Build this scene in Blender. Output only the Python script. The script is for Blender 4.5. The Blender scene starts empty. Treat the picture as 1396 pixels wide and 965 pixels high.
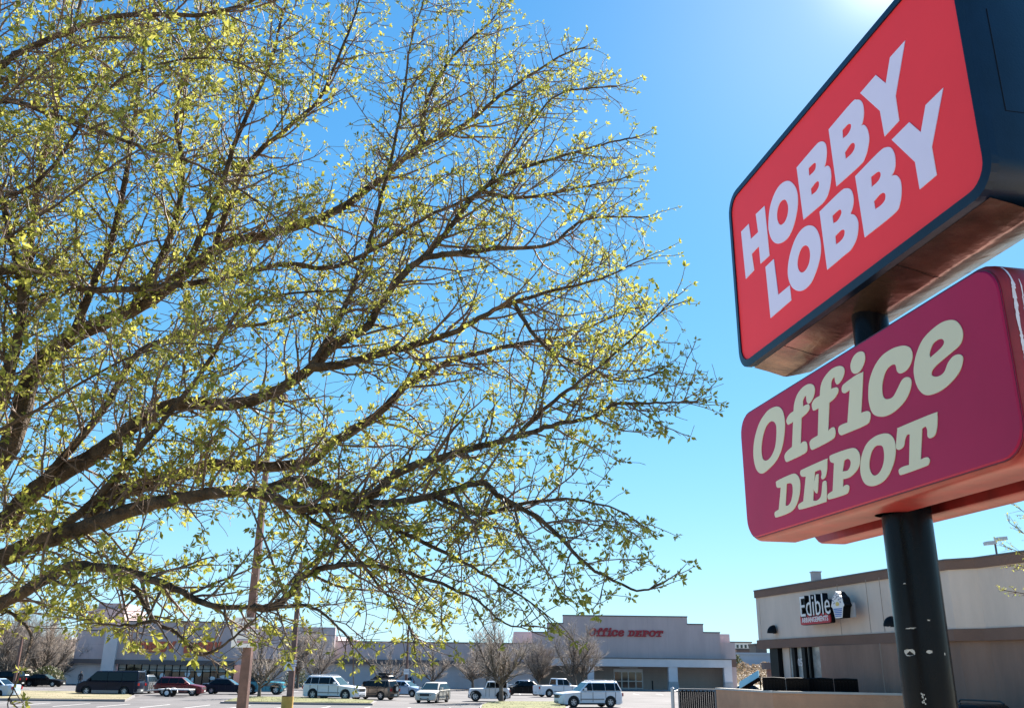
import bpy, bmesh, math, random
import numpy as np
from mathutils import Vector, Matrix

random.seed(7)
rnd = random.random
R = math.radians
SC = bpy.context.scene
COL = SC.collection

# ------------------------------------------------------------------ camera
FPX, WPX, CX, CY = 1250.0, 1396.0, 698.0, 482.5
TH, RO, EYE = R(19.0), R(0.7), 2.5
_f = Vector((0, math.cos(TH), math.sin(TH)))
_u0 = Vector((0, -math.sin(TH), math.cos(TH)))
_r = Vector((1, 0, 0)) * math.cos(RO) + _u0 * math.sin(RO)
_u = _u0 * math.cos(RO) - Vector((1, 0, 0)) * math.sin(RO)
CAM = Vector((0, 0, EYE))


def ray(x, y):
    return _r * ((x - CX) / FPX) + _u * ((CY - y) / FPX) + _f


def at_y(x, y, Y):
    d = ray(x, y)
    return CAM + d * (Y / d.y)


def at_z(x, y, z=0.0):
    d = ray(x, y)
    return CAM + d * ((z - EYE) / d.z)


def on_plane(x, y, p0, n):
    d = ray(x, y)
    return CAM + d * ((p0 - CAM).dot(n) / d.dot(n))


def project(p):
    d = Vector(p) - CAM
    z = d.dot(_f)
    return CX + FPX * d.dot(_r) / z, CY - FPX * d.dot(_u) / z


cam_d = bpy.data.cameras.new('camera')
cam = bpy.data.objects.new('camera', cam_d)
COL.objects.link(cam)
cam.matrix_world = Matrix(((_r.x, _u.x, -_f.x, 0), (_r.y, _u.y, -_f.y, 0), (_r.z, _u.z, -_f.z, EYE), (0, 0, 0, 1)))
cam_d.sensor_width = 36
cam_d.lens = 36 * FPX / WPX
cam_d.clip_start = 0.1
cam_d.clip_end = 6000
SC.camera = cam

# ------------------------------------------------------------------ light
SUN_EL, SUN_AZ = R(39.5), R(27)          # azimuth measured from +Y towards +X
w = bpy.data.worlds.new('World')
SC.world = w
w.use_nodes = True
nt = w.node_tree
bg = nt.nodes['Background']
sky = nt.nodes.new('ShaderNodeTexSky')
sky.sky_type = 'NISHITA'
sky.sun_disc = False
sky.sun_elevation = SUN_EL
sky.sun_rotation = SUN_AZ
sky.altitude = 1600
sky.air_density = 1.0
sky.dust_density = 0.1
sky.ozone_density = 2.0
hs = nt.nodes.new('ShaderNodeHueSaturation')
hs.inputs['Saturation'].default_value = 1.25
nt.links.new(sky.outputs[0], hs.inputs['Color'])


def vmath(op, a, b):
    n = nt.nodes.new('ShaderNodeVectorMath')
    n.operation = op
    for k, q in enumerate((a, b)):
        if isinstance(q, tuple):
            n.inputs[k].default_value = q
        else:
            nt.links.new(q, n.inputs[k])
    return n.outputs[0]


# film-like shoulder on the very bright sky near sun and horizon, slightly bluer air
SKY_K, SKY_T = 0.22, (0.66, 0.97, 1.16)
den = vmath('ADD', vmath('MULTIPLY', hs.outputs[0], (SKY_K,) * 3), (1, 1, 1))
col = vmath('MULTIPLY', vmath('DIVIDE', hs.outputs[0], den), SKY_T)
# bright aureole of the sun in the sky around it
tcw = nt.nodes.new('ShaderNodeTexCoord')
dot = nt.nodes.new('ShaderNodeVectorMath')
dot.operation = 'DOT_PRODUCT'
nt.links.new(tcw.outputs['Generated'], dot.inputs[0])
dot.inputs[1].default_value = (math.sin(SUN_AZ) * math.cos(SUN_EL), math.cos(SUN_AZ) * math.cos(SUN_EL), math.sin(SUN_EL))


def smath(op, a, b):
    n = nt.nodes.new('ShaderNodeMath')
    n.operation = op
    for k, q in enumerate((a, b)):
        if isinstance(q, float):
            n.inputs[k].default_value = q
        else:
            nt.links.new(q, n.inputs[k])
    return n.outputs[0]


cosang = smath('MAXIMUM', dot.outputs['Value'], 0.0)
glow = smath('ADD', smath('MULTIPLY', smath('POWER', cosang, 900.0), 3.0), smath('MULTIPLY', smath('POWER', cosang, 45.0), 0.65))
gv = nt.nodes.new('ShaderNodeVectorMath')
gv.operation = 'SCALE'
gv.inputs[0].default_value = (1.0, 0.86, 0.72)
nt.links.new(glow, gv.inputs['Scale'])
col = vmath('ADD', col, gv.outputs[0])
nt.links.new(col, bg.inputs[0])
bg.inputs[1].default_value = 0.10
sun_d = bpy.data.lights.new('sun', 'SUN')
sun_d.energy = 4.7
sun_d.angle = R(0.5)
sun_d.color = (1.0, 0.94, 0.86)
sun = bpy.data.objects.new('sun', sun_d)
COL.objects.link(sun)
sd = Vector((math.sin(SUN_AZ) * math.cos(SUN_EL), math.cos(SUN_AZ) * math.cos(SUN_EL), math.sin(SUN_EL)))
sun.rotation_euler = sd.to_track_quat('Z', 'Y').to_euler()
SC.view_settings.view_transform = 'Standard'
SC.view_settings.look = 'None'
SC.view_settings.gamma = 1
SC.view_settings.exposure = 1.9
SC.cycles.max_bounces = 6
SC.cycles.transparent_max_bounces = 6


# ------------------------------------------------------------------ materials
def mat(name, col, rough=0.7, var=0.0, scale=6.0, bump=0.0, metal=0.0, col2=None, spec=0.5, detail=6, stretch=None, bscale=None):
    m = bpy.data.materials.new(name)
    m.use_nodes = True
    n, l = m.node_tree.nodes, m.node_tree.links
    b = n['Principled BSDF']
    b.inputs['Roughness'].default_value = rough
    b.inputs['Metallic'].default_value = metal
    b.inputs['Specular IOR Level'].default_value = spec
    c = (*col, 1)
    b.inputs['Base Color'].default_value = c
    if var or col2 or bump:
        tc = n.new('ShaderNodeTexCoord')
        mp = n.new('ShaderNodeMapping')
        l.new(tc.outputs['Object'], mp.inputs[0])
        if stretch:
            mp.inputs['Scale'].default_value = stretch
        nz = n.new('ShaderNodeTexNoise')
        nz.inputs['Scale'].default_value = scale
        nz.inputs['Detail'].default_value = detail
        nz.inputs['Roughness'].default_value = 0.62
        l.new(mp.outputs[0], nz.inputs['Vector'])
        if var or col2:
            rp = n.new('ShaderNodeValToRGB')
            rp.color_ramp.elements[0].position = 0.3
            rp.color_ramp.elements[1].position = 0.7
            a = tuple(x * (1 - var) for x in col)
            d = tuple(x * (1 + var) for x in (col2 or col))
            rp.color_ramp.elements[0].color = (*a, 1)
            rp.color_ramp.elements[1].color = (*d, 1)
            l.new(nz.outputs['Fac'], rp.inputs[0])
            l.new(rp.outputs[0], b.inputs['Base Color'])
        if bump:
            nb = nz
            if bscale:
                nb = n.new('ShaderNodeTexNoise')
                nb.inputs['Scale'].default_value = bscale
                nb.inputs['Detail'].default_value = 5
                l.new(mp.outputs[0], nb.inputs['Vector'])
            bp = n.new('ShaderNodeBump')
            bp.inputs['Strength'].default_value = bump
            bp.inputs['Distance'].default_value = 0.05
            l.new(nb.outputs['Fac'], bp.inputs['Height'])
            l.new(bp.outputs[0], b.inputs['Normal'])
    return m


def leaf_mat(name, a, b_, trans=0.55):
    m = bpy.data.materials.new(name)
    m.use_nodes = True
    n, l = m.node_tree.nodes, m.node_tree.links
    for x in list(n):
        if x.type != 'OUTPUT_MATERIAL':
            n.remove(x)
    out = [x for x in n if x.type == 'OUTPUT_MATERIAL'][0]
    g = n.new('ShaderNodeNewGeometry')
    rp = n.new('ShaderNodeValToRGB')
    rp.color_ramp.elements[0].color = (*a, 1)
    rp.color_ramp.elements[1].color = (*b_, 1)
    l.new(g.outputs['Random Per Island'], rp.inputs[0])
    d = n.new('ShaderNodeBsdfPrincipled')
    d.inputs['Roughness'].default_value = 0.6
    t = n.new('ShaderNodeBsdfTranslucent')
    mx = n.new('ShaderNodeMixShader')
    mx.inputs[0].default_value = trans
    l.new(rp.outputs[0], d.inputs['Base Color'])
    l.new(rp.outputs[0], t.inputs['Color'])
    l.new(d.outputs[0], mx.inputs[1])
    l.new(t.outputs[0], mx.inputs[2])
    l.new(mx.outputs[0], out.inputs[0])
    return m


def block_mat(name, col, bw, bh, mort=0.82, rough=0.85, var=0.09):
    """painted block or panel wall: faint joint grid plus blotches"""
    m = mat(name, col, rough, var, 0.7, 0.15, bscale=8, stretch=(1, 1, 0.22))
    n, l = m.node_tree.nodes, m.node_tree.links
    b = n['Principled BSDF']
    src = b.inputs['Base Color'].links[0].from_socket
    tc = n.new('ShaderNodeTexCoord')
    mp = n.new('ShaderNodeMapping')
    mp.inputs['Rotation'].default_value = (R(90), 0, 0)
    l.new(tc.outputs['Object'], mp.inputs[0])
    br = n.new('ShaderNodeTexBrick')
    br.inputs['Scale'].default_value = 1
    br.inputs['Brick Width'].default_value = bw
    br.inputs['Row Height'].default_value = bh
    br.inputs['Mortar Size'].default_value = 0.02
    br.offset = 0.0 if bw > 1 else 0.5
    br.inputs['Color1'].default_value = (1, 1, 1, 1)
    br.inputs['Color2'].default_value = (0.96, 0.96, 0.96, 1)
    br.inputs['Mortar'].default_value = (mort, mort, mort, 1)
    l.new(mp.outputs[0], br.inputs['Vector'])
    mx = n.new('ShaderNodeMix')
    mx.data_type = 'RGBA'
    mx.blend_type = 'MULTIPLY'
    mx.inputs['Factor'].default_value = 1
    l.new(src, mx.inputs['A'])
    l.new(br.outputs['Color'], mx.inputs['B'])
    l.new(mx.outputs['Result'], b.inputs['Base Color'])
    return m


M = {}
M['bark'] = mat('bark', (0.045, 0.029, 0.020), 0.9, 0.35, 9, 1.0, col2=(0.13, 0.090, 0.058), bscale=38, spec=0.2)
M['twig'] = mat('twig_bark', (0.085, 0.05, 0.034), 0.7, 0.3, 9, col2=(0.18, 0.115, 0.075))
M['leaf'] = leaf_mat('young_leaf', (0.15, 0.18, 0.025), (0.50, 0.47, 0.10), 0.55)
M['bud'] = leaf_mat('leaf_bud', (0.22, 0.20, 0.08), (0.40, 0.36, 0.17), 0.4)
M['bare'] = mat('bare_bark', (0.06, 0.045, 0.036), 0.9, 0.25, 5, col2=(0.14, 0.11, 0.085))
M['bare_twig'] = mat('bare_twig', (0.25, 0.20, 0.16), 0.85, 0.25, 1.2, col2=(0.45, 0.375, 0.31))
M['shrub'] = leaf_mat('shrub_leaf', (0.05, 0.06, 0.02), (0.12, 0.13, 0.05), 0.3)
M['dry_shrub'] = leaf_mat('dry_shrub', (0.20, 0.14, 0.09), (0.34, 0.26, 0.18), 0.3)
M['asphalt'] = mat('asphalt', (0.086, 0.079, 0.078), 0.92, 0.3, 0.16, 0.25, col2=(0.106, 0.097, 0.095), bscale=30, detail=10)
M['earth'] = mat('earth', (0.36, 0.30, 0.22), 0.95, 0.2, 0.3, 0.2, col2=(0.34, 0.30, 0.19))
M['grass'] = mat('grass', (0.075, 0.095, 0.018), 0.95, 0.3, 0.5, 0.2, col2=(0.150, 0.140, 0.045), bscale=25)
M['dry_grass'] = mat('dry_grass', (0.11, 0.12, 0.03), 0.95, 0.25, 0.35, 0.5, col2=(0.27, 0.21, 0.13), bscale=25)
M['concrete'] = mat('concrete', (0.46, 0.42, 0.39), 0.9, 0.12, 1.5, 0.1)
M['kerb'] = mat('kerb', (0.20, 0.185, 0.18), 0.9, 0.25, 1.0)
M['line'] = mat('line_paint', (0.6, 0.58, 0.55), 0.8, 0.2, 3)
M['yellow'] = mat('yellow_paint', (0.55, 0.33, 0.06), 0.7, 0.2, 3, 0.1)
M['rust'] = mat('brown_post_paint', (0.10, 0.045, 0.032), 0.45, 0.25, 3, col2=(0.15, 0.075, 0.055))
M['white'] = mat('white_paint', (0.72, 0.71, 0.70), 0.5, 0.05, 3)
M['hillside'] = mat('hillside', (0.19, 0.145, 0.105), 0.95, 0.3, 0.06, 0.3, col2=(0.15, 0.13, 0.085))
# sign
M['navy'] = mat('navy_enamel', (0.002, 0.010, 0.028), 0.36, 0.25, 2.0, 0.05, bscale=40, spec=0.3)
M['hobby_red'] = mat('red_acrylic', (0.86, 0.042, 0.052), 0.5, 0.04, 0.5, 0.015, bscale=3, spec=0.22)
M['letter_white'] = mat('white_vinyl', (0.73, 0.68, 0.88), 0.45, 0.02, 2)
M['maroon'] = mat('maroon_acrylic', (0.36, 0.011, 0.066), 0.46, 0.08, 0.6, 0.02, bscale=3, spec=0.22)
M['maroon_side'] = mat('maroon_paint', (0.24, 0.017, 0.018), 0.42, 0.3, 2.2, 0.05, bscale=14)
M['letter_cream'] = mat('cream_vinyl', (0.62, 0.60, 0.44), 0.45, 0.02, 2)
M['sheet'] = mat('bare_sheet_metal', (0.20, 0.125, 0.095), 0.27, 0.5, 1.6, 0.5, metal=0.8, bscale=2.2, detail=4)
M['black_pole'] = mat('black_pole_paint', (0.003, 0.0035, 0.006), 0.24, 0.5, 3, 0.06, bscale=16, stretch=(1, 1, 0.3), spec=0.14)
M['chip'] = mat('bare_primer', (0.45, 0.44, 0.42), 0.8, 0.2, 20)
M['peel'] = mat('peeled_paint', (0.62, 0.60, 0.66), 0.8, 0.1, 20)
M['gap'] = mat('dark_steel_and_slot_shade', (0.006, 0.005, 0.005), 0.7, spec=0.15)
# buildings
M['store_grey'] = block_mat('painted_store_wall', (0.53, 0.425, 0.42), 3.2, 2.6)
M['store_tan'] = block_mat('tan_store_wall', (0.50, 0.39, 0.375), 3.0, 30, 0.86)
M['store_pale'] = block_mat('pale_block_wall', (0.52, 0.47, 0.46), 0.8, 0.4, 0.93)
M['store_white'] = mat('white_stucco', (0.66, 0.61, 0.60), 0.85, 0.06, 0.8)
M['band'] = mat('dark_band_paint', (0.13, 0.105, 0.10), 0.8, 0.15, 0.6)
M['coping'] = mat('metal_coping', (0.10, 0.09, 0.09), 0.5)
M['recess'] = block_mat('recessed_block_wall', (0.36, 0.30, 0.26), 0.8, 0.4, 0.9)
M['pillar_base'] = mat('grey_pillar_base', (0.36, 0.35, 0.35), 0.85, 0.1, 2)
M['glass'] = mat('store_glass', (0.02, 0.022, 0.024), 0.06, spec=0.6)
M['glass_blue'] = mat('pale_glass', (0.20, 0.23, 0.23), 0.08, 0.5, 1.0, spec=0.9, col2=(0.35, 0.38, 0.36))
M['blind'] = mat('window_blind', (0.42, 0.40, 0.36), 0.8, 0.15, 3)
M['black'] = mat('black_metal', (0.006, 0.006, 0.007), 0.5, spec=0.15)
M['alu'] = mat('aluminium', (0.50, 0.49, 0.48), 0.45, metal=0.3)
M['orange_letter'] = mat('orange_red_letter', (0.60, 0.11, 0.045), 0.5)
M['red_letter'] = mat('dark_red_letter', (0.33, 0.008, 0.018), 0.5)
M['tan_stucco'] = mat('tan_stucco', (0.62, 0.51, 0.43), 0.92, 0.09, 1.1, 0.35, bscale=18, stretch=(1, 1, 0.25))
M['brown_stucco'] = mat('brown_stucco', (0.175, 0.105, 0.078), 0.9, 0.1, 0.9, 0.3, bscale=18)
M['brown_wall'] = mat('brown_wall_stucco', (0.235, 0.150, 0.112), 0.92, 0.18, 1.0, 0.35, bscale=18, stretch=(1, 1, 0.25))
M['encl'] = mat('enclosure_stucco', (0.62, 0.32, 0.18), 0.92, 0.14, 0.9, 0.35, bscale=16)
M['cap'] = mat('pale_wall_cap', (0.55, 0.49, 0.42), 0.85, 0.1, 2)
M['bin'] = mat('black_bin_plastic', (0.004, 0.004, 0.005), 0.5, spec=0.12)
M['joint'] = mat('joint_line', (0.30, 0.235, 0.19), 0.9)
M['bin_lid'] = mat('glossy_lid', (0.02, 0.022, 0.025), 0.12)
M['bin_green'] = mat('bin_steel', (0.02, 0.035, 0.03), 0.5)
M['far_white'] = mat('far_white_wall', (0.55, 0.57, 0.60), 0.8, 0.05, 0.3)
M['far_brown'] = mat('far_brown_wall', (0.16, 0.11, 0.10), 0.8, 0.1, 0.3)
M['far_blue'] = mat('far_blue_wall', (0.33, 0.38, 0.46), 0.8, 0.1, 0.2)
M['far_roof'] = mat('far_roof', (0.10, 0.09, 0.09), 0.8)
M['ink'] = mat('sign_ink', (0.26, 0.25, 0.32), 0.7)
M['red_ink'] = mat('sign_red', (0.45, 0.03, 0.04), 0.6)
M['blue_ink'] = mat('cup_blue', (0.03, 0.13, 0.42), 0.6)
M['gold'] = mat('fruit_yellow', (0.62, 0.48, 0.15), 0.6)
M['poster'] = mat('teal_poster', (0.10, 0.33, 0.35), 0.6, 0.15, 5)
# vehicles
M['tyre'] = mat('tyre_rubber', (0.012, 0.012, 0.012), 0.85)
M['rim'] = mat('alloy_rim', (0.42, 0.42, 0.43), 0.35, metal=0.6)
M['car_glass'] = mat('car_glass', (0.004, 0.005, 0.006), 0.06, spec=0.3)
M['screen'] = mat('windshield_glass', (0.04, 0.07, 0.07), 0.05, spec=0.6)
M['lamp'] = mat('headlight_lens', (0.30, 0.31, 0.32), 0.12, metal=0.6)
M['tail'] = mat('taillight_lens', (0.35, 0.015, 0.015), 0.2)
M['trim'] = mat('black_trim', (0.018, 0.018, 0.018), 0.6)
M['plate'] = mat('licence_plate', (0.5, 0.52, 0.5), 0.5)


def paint(name, col, metal=0.0, rough=0.3):
    dk = max(col) < 0.1
    m = mat(name, col, rough, metal=metal, spec=0.12 if dk else 0.35)
    m.node_tree.nodes['Principled BSDF'].inputs['Coat Weight'].default_value = 0.04 if dk else 0.25
    m.node_tree.nodes['Principled BSDF'].inputs['Coat Roughness'].default_value = 0.06
    return m


# ------------------------------------------------------------------ mesh helpers
class MB:
    def __init__(s):
        s.v, s.f, s.sm = [], [], []

    def add(s, vs, fs, smooth=False):
        o = len(s.v)
        s.v.extend([tuple(x) for x in vs])
        s.f.extend([tuple(i + o for i in f) for f in fs])
        s.sm.extend([smooth] * len(fs))
        return s

    def box(s, x0, x1, y0, y1, z0, z1, T=None):
        vs = [Vector((x, y, z)) for z in (z0, z1) for y in (y0, y1) for x in (x0, x1)]
        if T is not None:
            vs = [T @ v for v in vs]
        return s.add(vs, [(0, 2, 3, 1), (4, 5, 7, 6), (0, 1, 5, 4), (2, 6, 7, 3), (0, 4, 6, 2), (1, 3, 7, 5)])

    def tube(s, pts, rad, sides=6, cap=True):
        pts = [Vector(p) for p in pts]
        n = len(pts)
        if not hasattr(rad, '__len__'):
            rad = [rad] * n
        vs, fs = [], []
        t = (pts[1] - pts[0]).normalized()
        a = t.orthogonal().normalized()
        for i, p in enumerate(pts):
            t2 = ((pts[min(i + 1, n - 1)] - pts[max(i - 1, 0)])).normalized()
            a = (a - t2 * a.dot(t2))
            a = a.normalized() if a.length > 1e-6 else t2.orthogonal().normalized()
            b = t2.cross(a)
            for k in range(sides):
                g = 2 * math.pi * k / sides
                vs.append(p + (a * math.cos(g) + b * math.sin(g)) * rad[i])
        for i in range(n - 1):
            for k in range(sides):
                k2 = (k + 1) % sides
                fs.append((i * sides + k, i * sides + k2, (i + 1) * sides + k2, (i + 1) * sides + k))
        s.add(vs, fs, True)
        if cap:
            for i in (0, n - 1):
                s.add(vs[i * sides:(i + 1) * sides], [tuple(range(sides))[::-1 if i == 0 else 1]])
        return s

    def cyl(s, p0, p1, r, sides=16, r2=None):
        return s.tube([p0, p1], [r, r if r2 is None else r2], sides)

    def prism(s, poly, y0, y1, T=None):
        """polygon in (x,z) extruded along y"""
        n = len(poly)
        vs = [Vector((x, y0, z)) for x, z in poly] + [Vector((x, y1, z)) for x, z in poly]
        if T is not None:
            vs = [T @ v for v in vs]
        fs = [tuple(range(n)), tuple(range(2 * n - 1, n - 1, -1))]
        fs += [(i, i + n, (i + 1) % n + n, (i + 1) % n) for i in range(n)]
        return s.add(vs, fs)

    def plan(s, poly, z0, z1):
        """polygon in (x,y) raised from z0 to z1"""
        n = len(poly)
        vs = [(x, y, z0) for x, y in poly] + [(x, y, z1) for x, y in poly]
        fs = [tuple(range(n))[::-1], tuple(range(n, 2 * n))]
        fs += [(i, (i + 1) % n, (i + 1) % n + n, i + n) for i in range(n)]
        return s.add(vs, fs)

    def build(s, name, m, parent=None, loc=None, fix=False):
        me = bpy.data.meshes.new(name)
        me.from_pydata(s.v, [], s.f)
        me.polygons.foreach_set('use_smooth', s.sm)
        me.materials.append(m)
        me.update()
        if fix:
            bm = bmesh.new()
            bm.from_mesh(me)
            bmesh.ops.recalc_face_normals(bm, faces=bm.faces)
            bm.to_mesh(me)
            bm.free()
        o = bpy.data.objects.new(name, me)
        COL.objects.link(o)
        if parent:
            o.parent = parent
        if loc:
            o.location = loc
        return o


def tag(o, label=None, cat=None, group=None, kind=None):
    if label:
        o['label'] = label
    if cat:
        o['category'] = cat
    if group:
        o['group'] = group
    if kind:
        o['kind'] = kind
    return o


def thing(name, label, cat, loc=(0, 0, 0), rz=0.0, group=None):
    o = bpy.data.objects.new(name, None)
    COL.objects.link(o)
    o.location = loc
    o.rotation_euler = (0, 0, rz)
    return tag(o, label, cat, group)


def copy_tree(o, parent=None):
    c = o.copy()
    COL.objects.link(c)
    c.parent = parent
    for ch in list(o.children):
        copy_tree(ch, c)
    return c


def bevelled(o, width, seg=2, angle=30):
    bm = bmesh.new()
    bm.from_mesh(o.data)
    bmesh.ops.remove_doubles(bm, verts=bm.verts, dist=1e-5)
    es = [e for e in bm.edges if len(e.link_faces) == 2 and e.calc_face_angle(0) > R(angle)]
    bmesh.ops.bevel(bm, geom=es, offset=width, segments=seg, affect='EDGES', profile=0.5)
    bmesh.ops.recalc_face_normals(bm, faces=bm.faces)
    bm.to_mesh(o.data)
    bm.free()
    return o


def outline_mesh(name, polys, depth, m, parent, T):
    """flat even-odd filled outlines (letters), given a real thickness"""
    cu = bpy.data.curves.new(name, 'CURVE')
    cu.dimensions = '2D'
    cu.fill_mode = 'BOTH'
    cu.extrude = depth / 2
    for poly in polys:
        sp = cu.splines.new('POLY')
        sp.points.add(len(poly) - 1)
        for p, q in zip(sp.points, poly):
            p.co = (q[0], q[1], 0, 1)
        sp.use_cyclic_u = True
    tmp = bpy.data.objects.new('tmp', cu)
    COL.objects.link(tmp)
    dg = bpy.context.evaluated_depsgraph_get()
    me = bpy.data.meshes.new_from_object(tmp.evaluated_get(dg))
    bpy.data.objects.remove(tmp)
    me.name = name
    me.materials.clear()
    me.materials.append(m)
    me.transform(T)
    o = bpy.data.objects.new(name, me)
    COL.objects.link(o)
    if parent:
        o.parent = parent
    return o


def text_mesh(name, txt, size, depth, m, parent, T, bold=0.0, align='CENTER'):
    cu = bpy.data.curves.new(name, 'FONT')
    cu.body = txt
    cu.size = size
    cu.extrude = depth / 2
    cu.offset = bold
    cu.align_x = align
    cu.resolution_u = 2
    tmp = bpy.data.objects.new('tmp', cu)
    COL.objects.link(tmp)
    dg = bpy.context.evaluated_depsgraph_get()
    me = bpy.data.meshes.new_from_object(tmp.evaluated_get(dg))
    bpy.data.objects.remove(tmp)
    me.materials.clear()
    me.materials.append(m)
    me.transform(T)
    o = bpy.data.objects.new(name, me)
    COL.objects.link(o)
    if parent:
        o.parent = parent
    return o


def frame_matrix(o, ux, uy, uz):
    return Matrix(((ux.x, uy.x, uz.x, o.x), (ux.y, uy.y, uz.y, o.y), (ux.z, uy.z, uz.z, o.z), (0, 0, 0, 1)))


# ------------------------------------------------------------------ ground
def sheet(name, poly, z, m):
    mb = MB()
    mb.add([(x, y, z) for x, y in poly], [tuple(range(len(poly)))])
    return tag(mb.build(name, m), kind='structure')


def near_rise(x, y):
    """the verge where the photographer stands is higher than the lot"""
    d = math.hypot(x * 0.8, y - 2)
    return 0.95 * (1 - min(1, max(0, (d - 14) / 10.0)))


mb = MB()
xs = [-3000, -900, -300, -120, -60] + list(range(-40, 41, 4)) + [60, 120, 300, 900, 3000]
ys = [-1500, -400, -120, -60] + list(range(-40, 45, 4)) + [60, 120, 300, 900, 3500]
vs = [(x, y, near_rise(x, y) - 0.004) for y in ys for x in xs]
n = len(xs)
fs = [(j * n + i, j * n + i + 1, (j + 1) * n + i + 1, (j + 1) * n + i) for j in range(len(ys) - 1) for i in range(n - 1)]
mb.add(vs, fs, True)
tag(mb.build('ground', M['earth']), kind='structure')
sheet('parking_lot', [(-170, 27), (70, 27), (70, 150), (-170, 150)], 0.0, M['asphalt'])
# pavement strip by the street where the tall sign stands
mb = MB()
pv = []
for i in range(30):
    x = -58 + i * 4
    for yy in (1.2, 4.4):
        pv.append((x, yy, near_rise(x, yy) + 0.02))
mb.add(pv, [(2 * i, 2 * i + 2, 2 * i + 3, 2 * i + 1) for i in range(29)], True)
tag(mb.build('pavement', M['concrete']), kind='structure')
sheet('street', [(-200, -16), (200, -16), (200, -40), (-200, -40)], 0.03, M['asphalt'])


def island(pts_px, m):
    poly = [tuple(at_z(x, y, 0.0)[:2]) for x, y in pts_px]
    a = MB().plan(poly, -0.1, 0.13).build('kerb', M['kerb'])
    tag(a, kind='structure')
    c = (sum(p[0] for p in poly) / len(poly), sum(p[1] for p in poly) / len(poly))
    inner = []
    for p in poly:
        d = Vector((p[0] - c[0], p[1] - c[1]))
        k = max(0.0, d.length - 0.25) / max(d.length, 1e-3)
        inner.append((c[0] + d.x * k, c[1] + d.y * k * 0.97))
    b = MB().plan(inner, 0.0, 0.17).build('grass_island', m)
    tag(b, kind='structure')
    # turf blades
    g = MB()
    x0, x1 = min(p[0] for p in inner), max(p[0] for p in inner)
    y0, y1 = min(p[1] for p in inner), max(p[1] for p in inner)
    for _ in range(900):
        x, y = x0 + rnd() * (x1 - x0), y0 + rnd() * (y1 - y0)
        ins = False
        for i in range(len(inner)):
            (ax, ay), (bx, by) = inner[i], inner[i - 1]
            if (ay > y) != (by > y) and x < (bx - ax) * (y - ay) / (by - ay) + ax:
                ins = not ins
        if ins:
            h = 0.01 + 0.03 * rnd()
            g.add([(x - .04, y, .16), (x + .04, y + .02, .16), (x + (rnd() - .5) * .1, y, .16 + h)], [(0, 1, 2)])
    if g.v:
        tag(g.build('grass_tufts', m), kind='stuff')


island([(-60, 954), (170, 956), (184, 950), (160, 944.5), (-60, 942)], M['dry_grass'])
island([(300, 958.5), (400, 960), (508, 961), (514, 957), (440, 952.5), (330, 951)], M['grass'])
island([(655, 963), (668, 958), (760, 958), (776, 966), (740, 985), (650, 985)], M['grass'])
# pavements in front of the stores
sheet('pavement', [(-72, 131.5), (3, 131.5), (3, 139), (-72, 139)], 0.06, M['concrete'])
sheet('pavement', [(3, 135.5), (36, 135.5), (36, 145), (3, 145)], 0.06, M['concrete'])
mb = MB()
for k in range(24):
    x = -62 + k * 2.75
    mb.box(x, x + 0.1, 104, 109.5, 0.0, 0.004)
for k in range(20):
    x = -48 + k * 2.75
    mb.box(x, x + 0.1, 62, 67.5, 0.0, 0.004)
for k in range(9):
    x = 4 + k * 2.75
    mb.box(x, x + 0.1, 112, 117.5, 0.0, 0.004)
tag(mb.build('road_markings', M['line']), kind='structure')


# hills
def hill(name, x0, x1, y0, y1, h, m, seed, prof=None):
    rr = random.Random(seed)
    nx, ny = 28, 8
    vs, fs = [], []
    for j in range(ny + 1):
        for i in range(nx + 1):
            x = x0 + (x1 - x0) * i / nx
            y = y0 + (y1 - y0) * j / ny
            e = min(1, 5 * i / nx, 5 * (nx - i) / nx) if prof is None else prof(i / nx)
            z = h * e * math.sin(min(1, j / (ny * 0.6)) * math.pi / 2) * (0.9 + 0.2 * rr.random()) - 0.15
            vs.append((x, y, z))
    for j in range(ny):
        for i in range(nx):
            a = j * (nx + 1) + i
            fs.append((a, a + 1, a + nx + 2, a + nx + 1))
    mb = MB()
    mb.add(vs, fs, True)
    return tag(mb.build(name, m), kind='structure')


hill('hill', -230, -84, 175, 300, 9.0, M['hillside'], 3)
hill('hill', 40, 190, 215, 330, 5.5, M['hillside'], 5)

# ------------------------------------------------------------------ the tall sign
SA = R(-10)
D = Vector((math.sin(SA), math.cos(SA), 0))      # along the faces, away from the camera
N = Vector((-D.y, D.x, 0))                       # out of the face the photo shows
UZ = Vector((0, 0, 1))
SP = Vector((5.05, 11.7, 0.0))
sign = thing('pylon_sign', 'towering pylon sign with red box above maroon box on a thick black pole',
             'pylon sign', (SP.x, SP.y, 0.85))
OFF = Vector((SP.x, SP.y, 0.85))
# sign space: x = reading direction (towards the camera), y = up, z = out of the face
ST = frame_matrix(Vector((0, 0, -0.85)), -D, UZ, N)


def sign_uv(px, py, off):
    q = on_plane(px, py, SP + N * off, N) - SP
    return (-q.dot(D), q.z)


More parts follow.
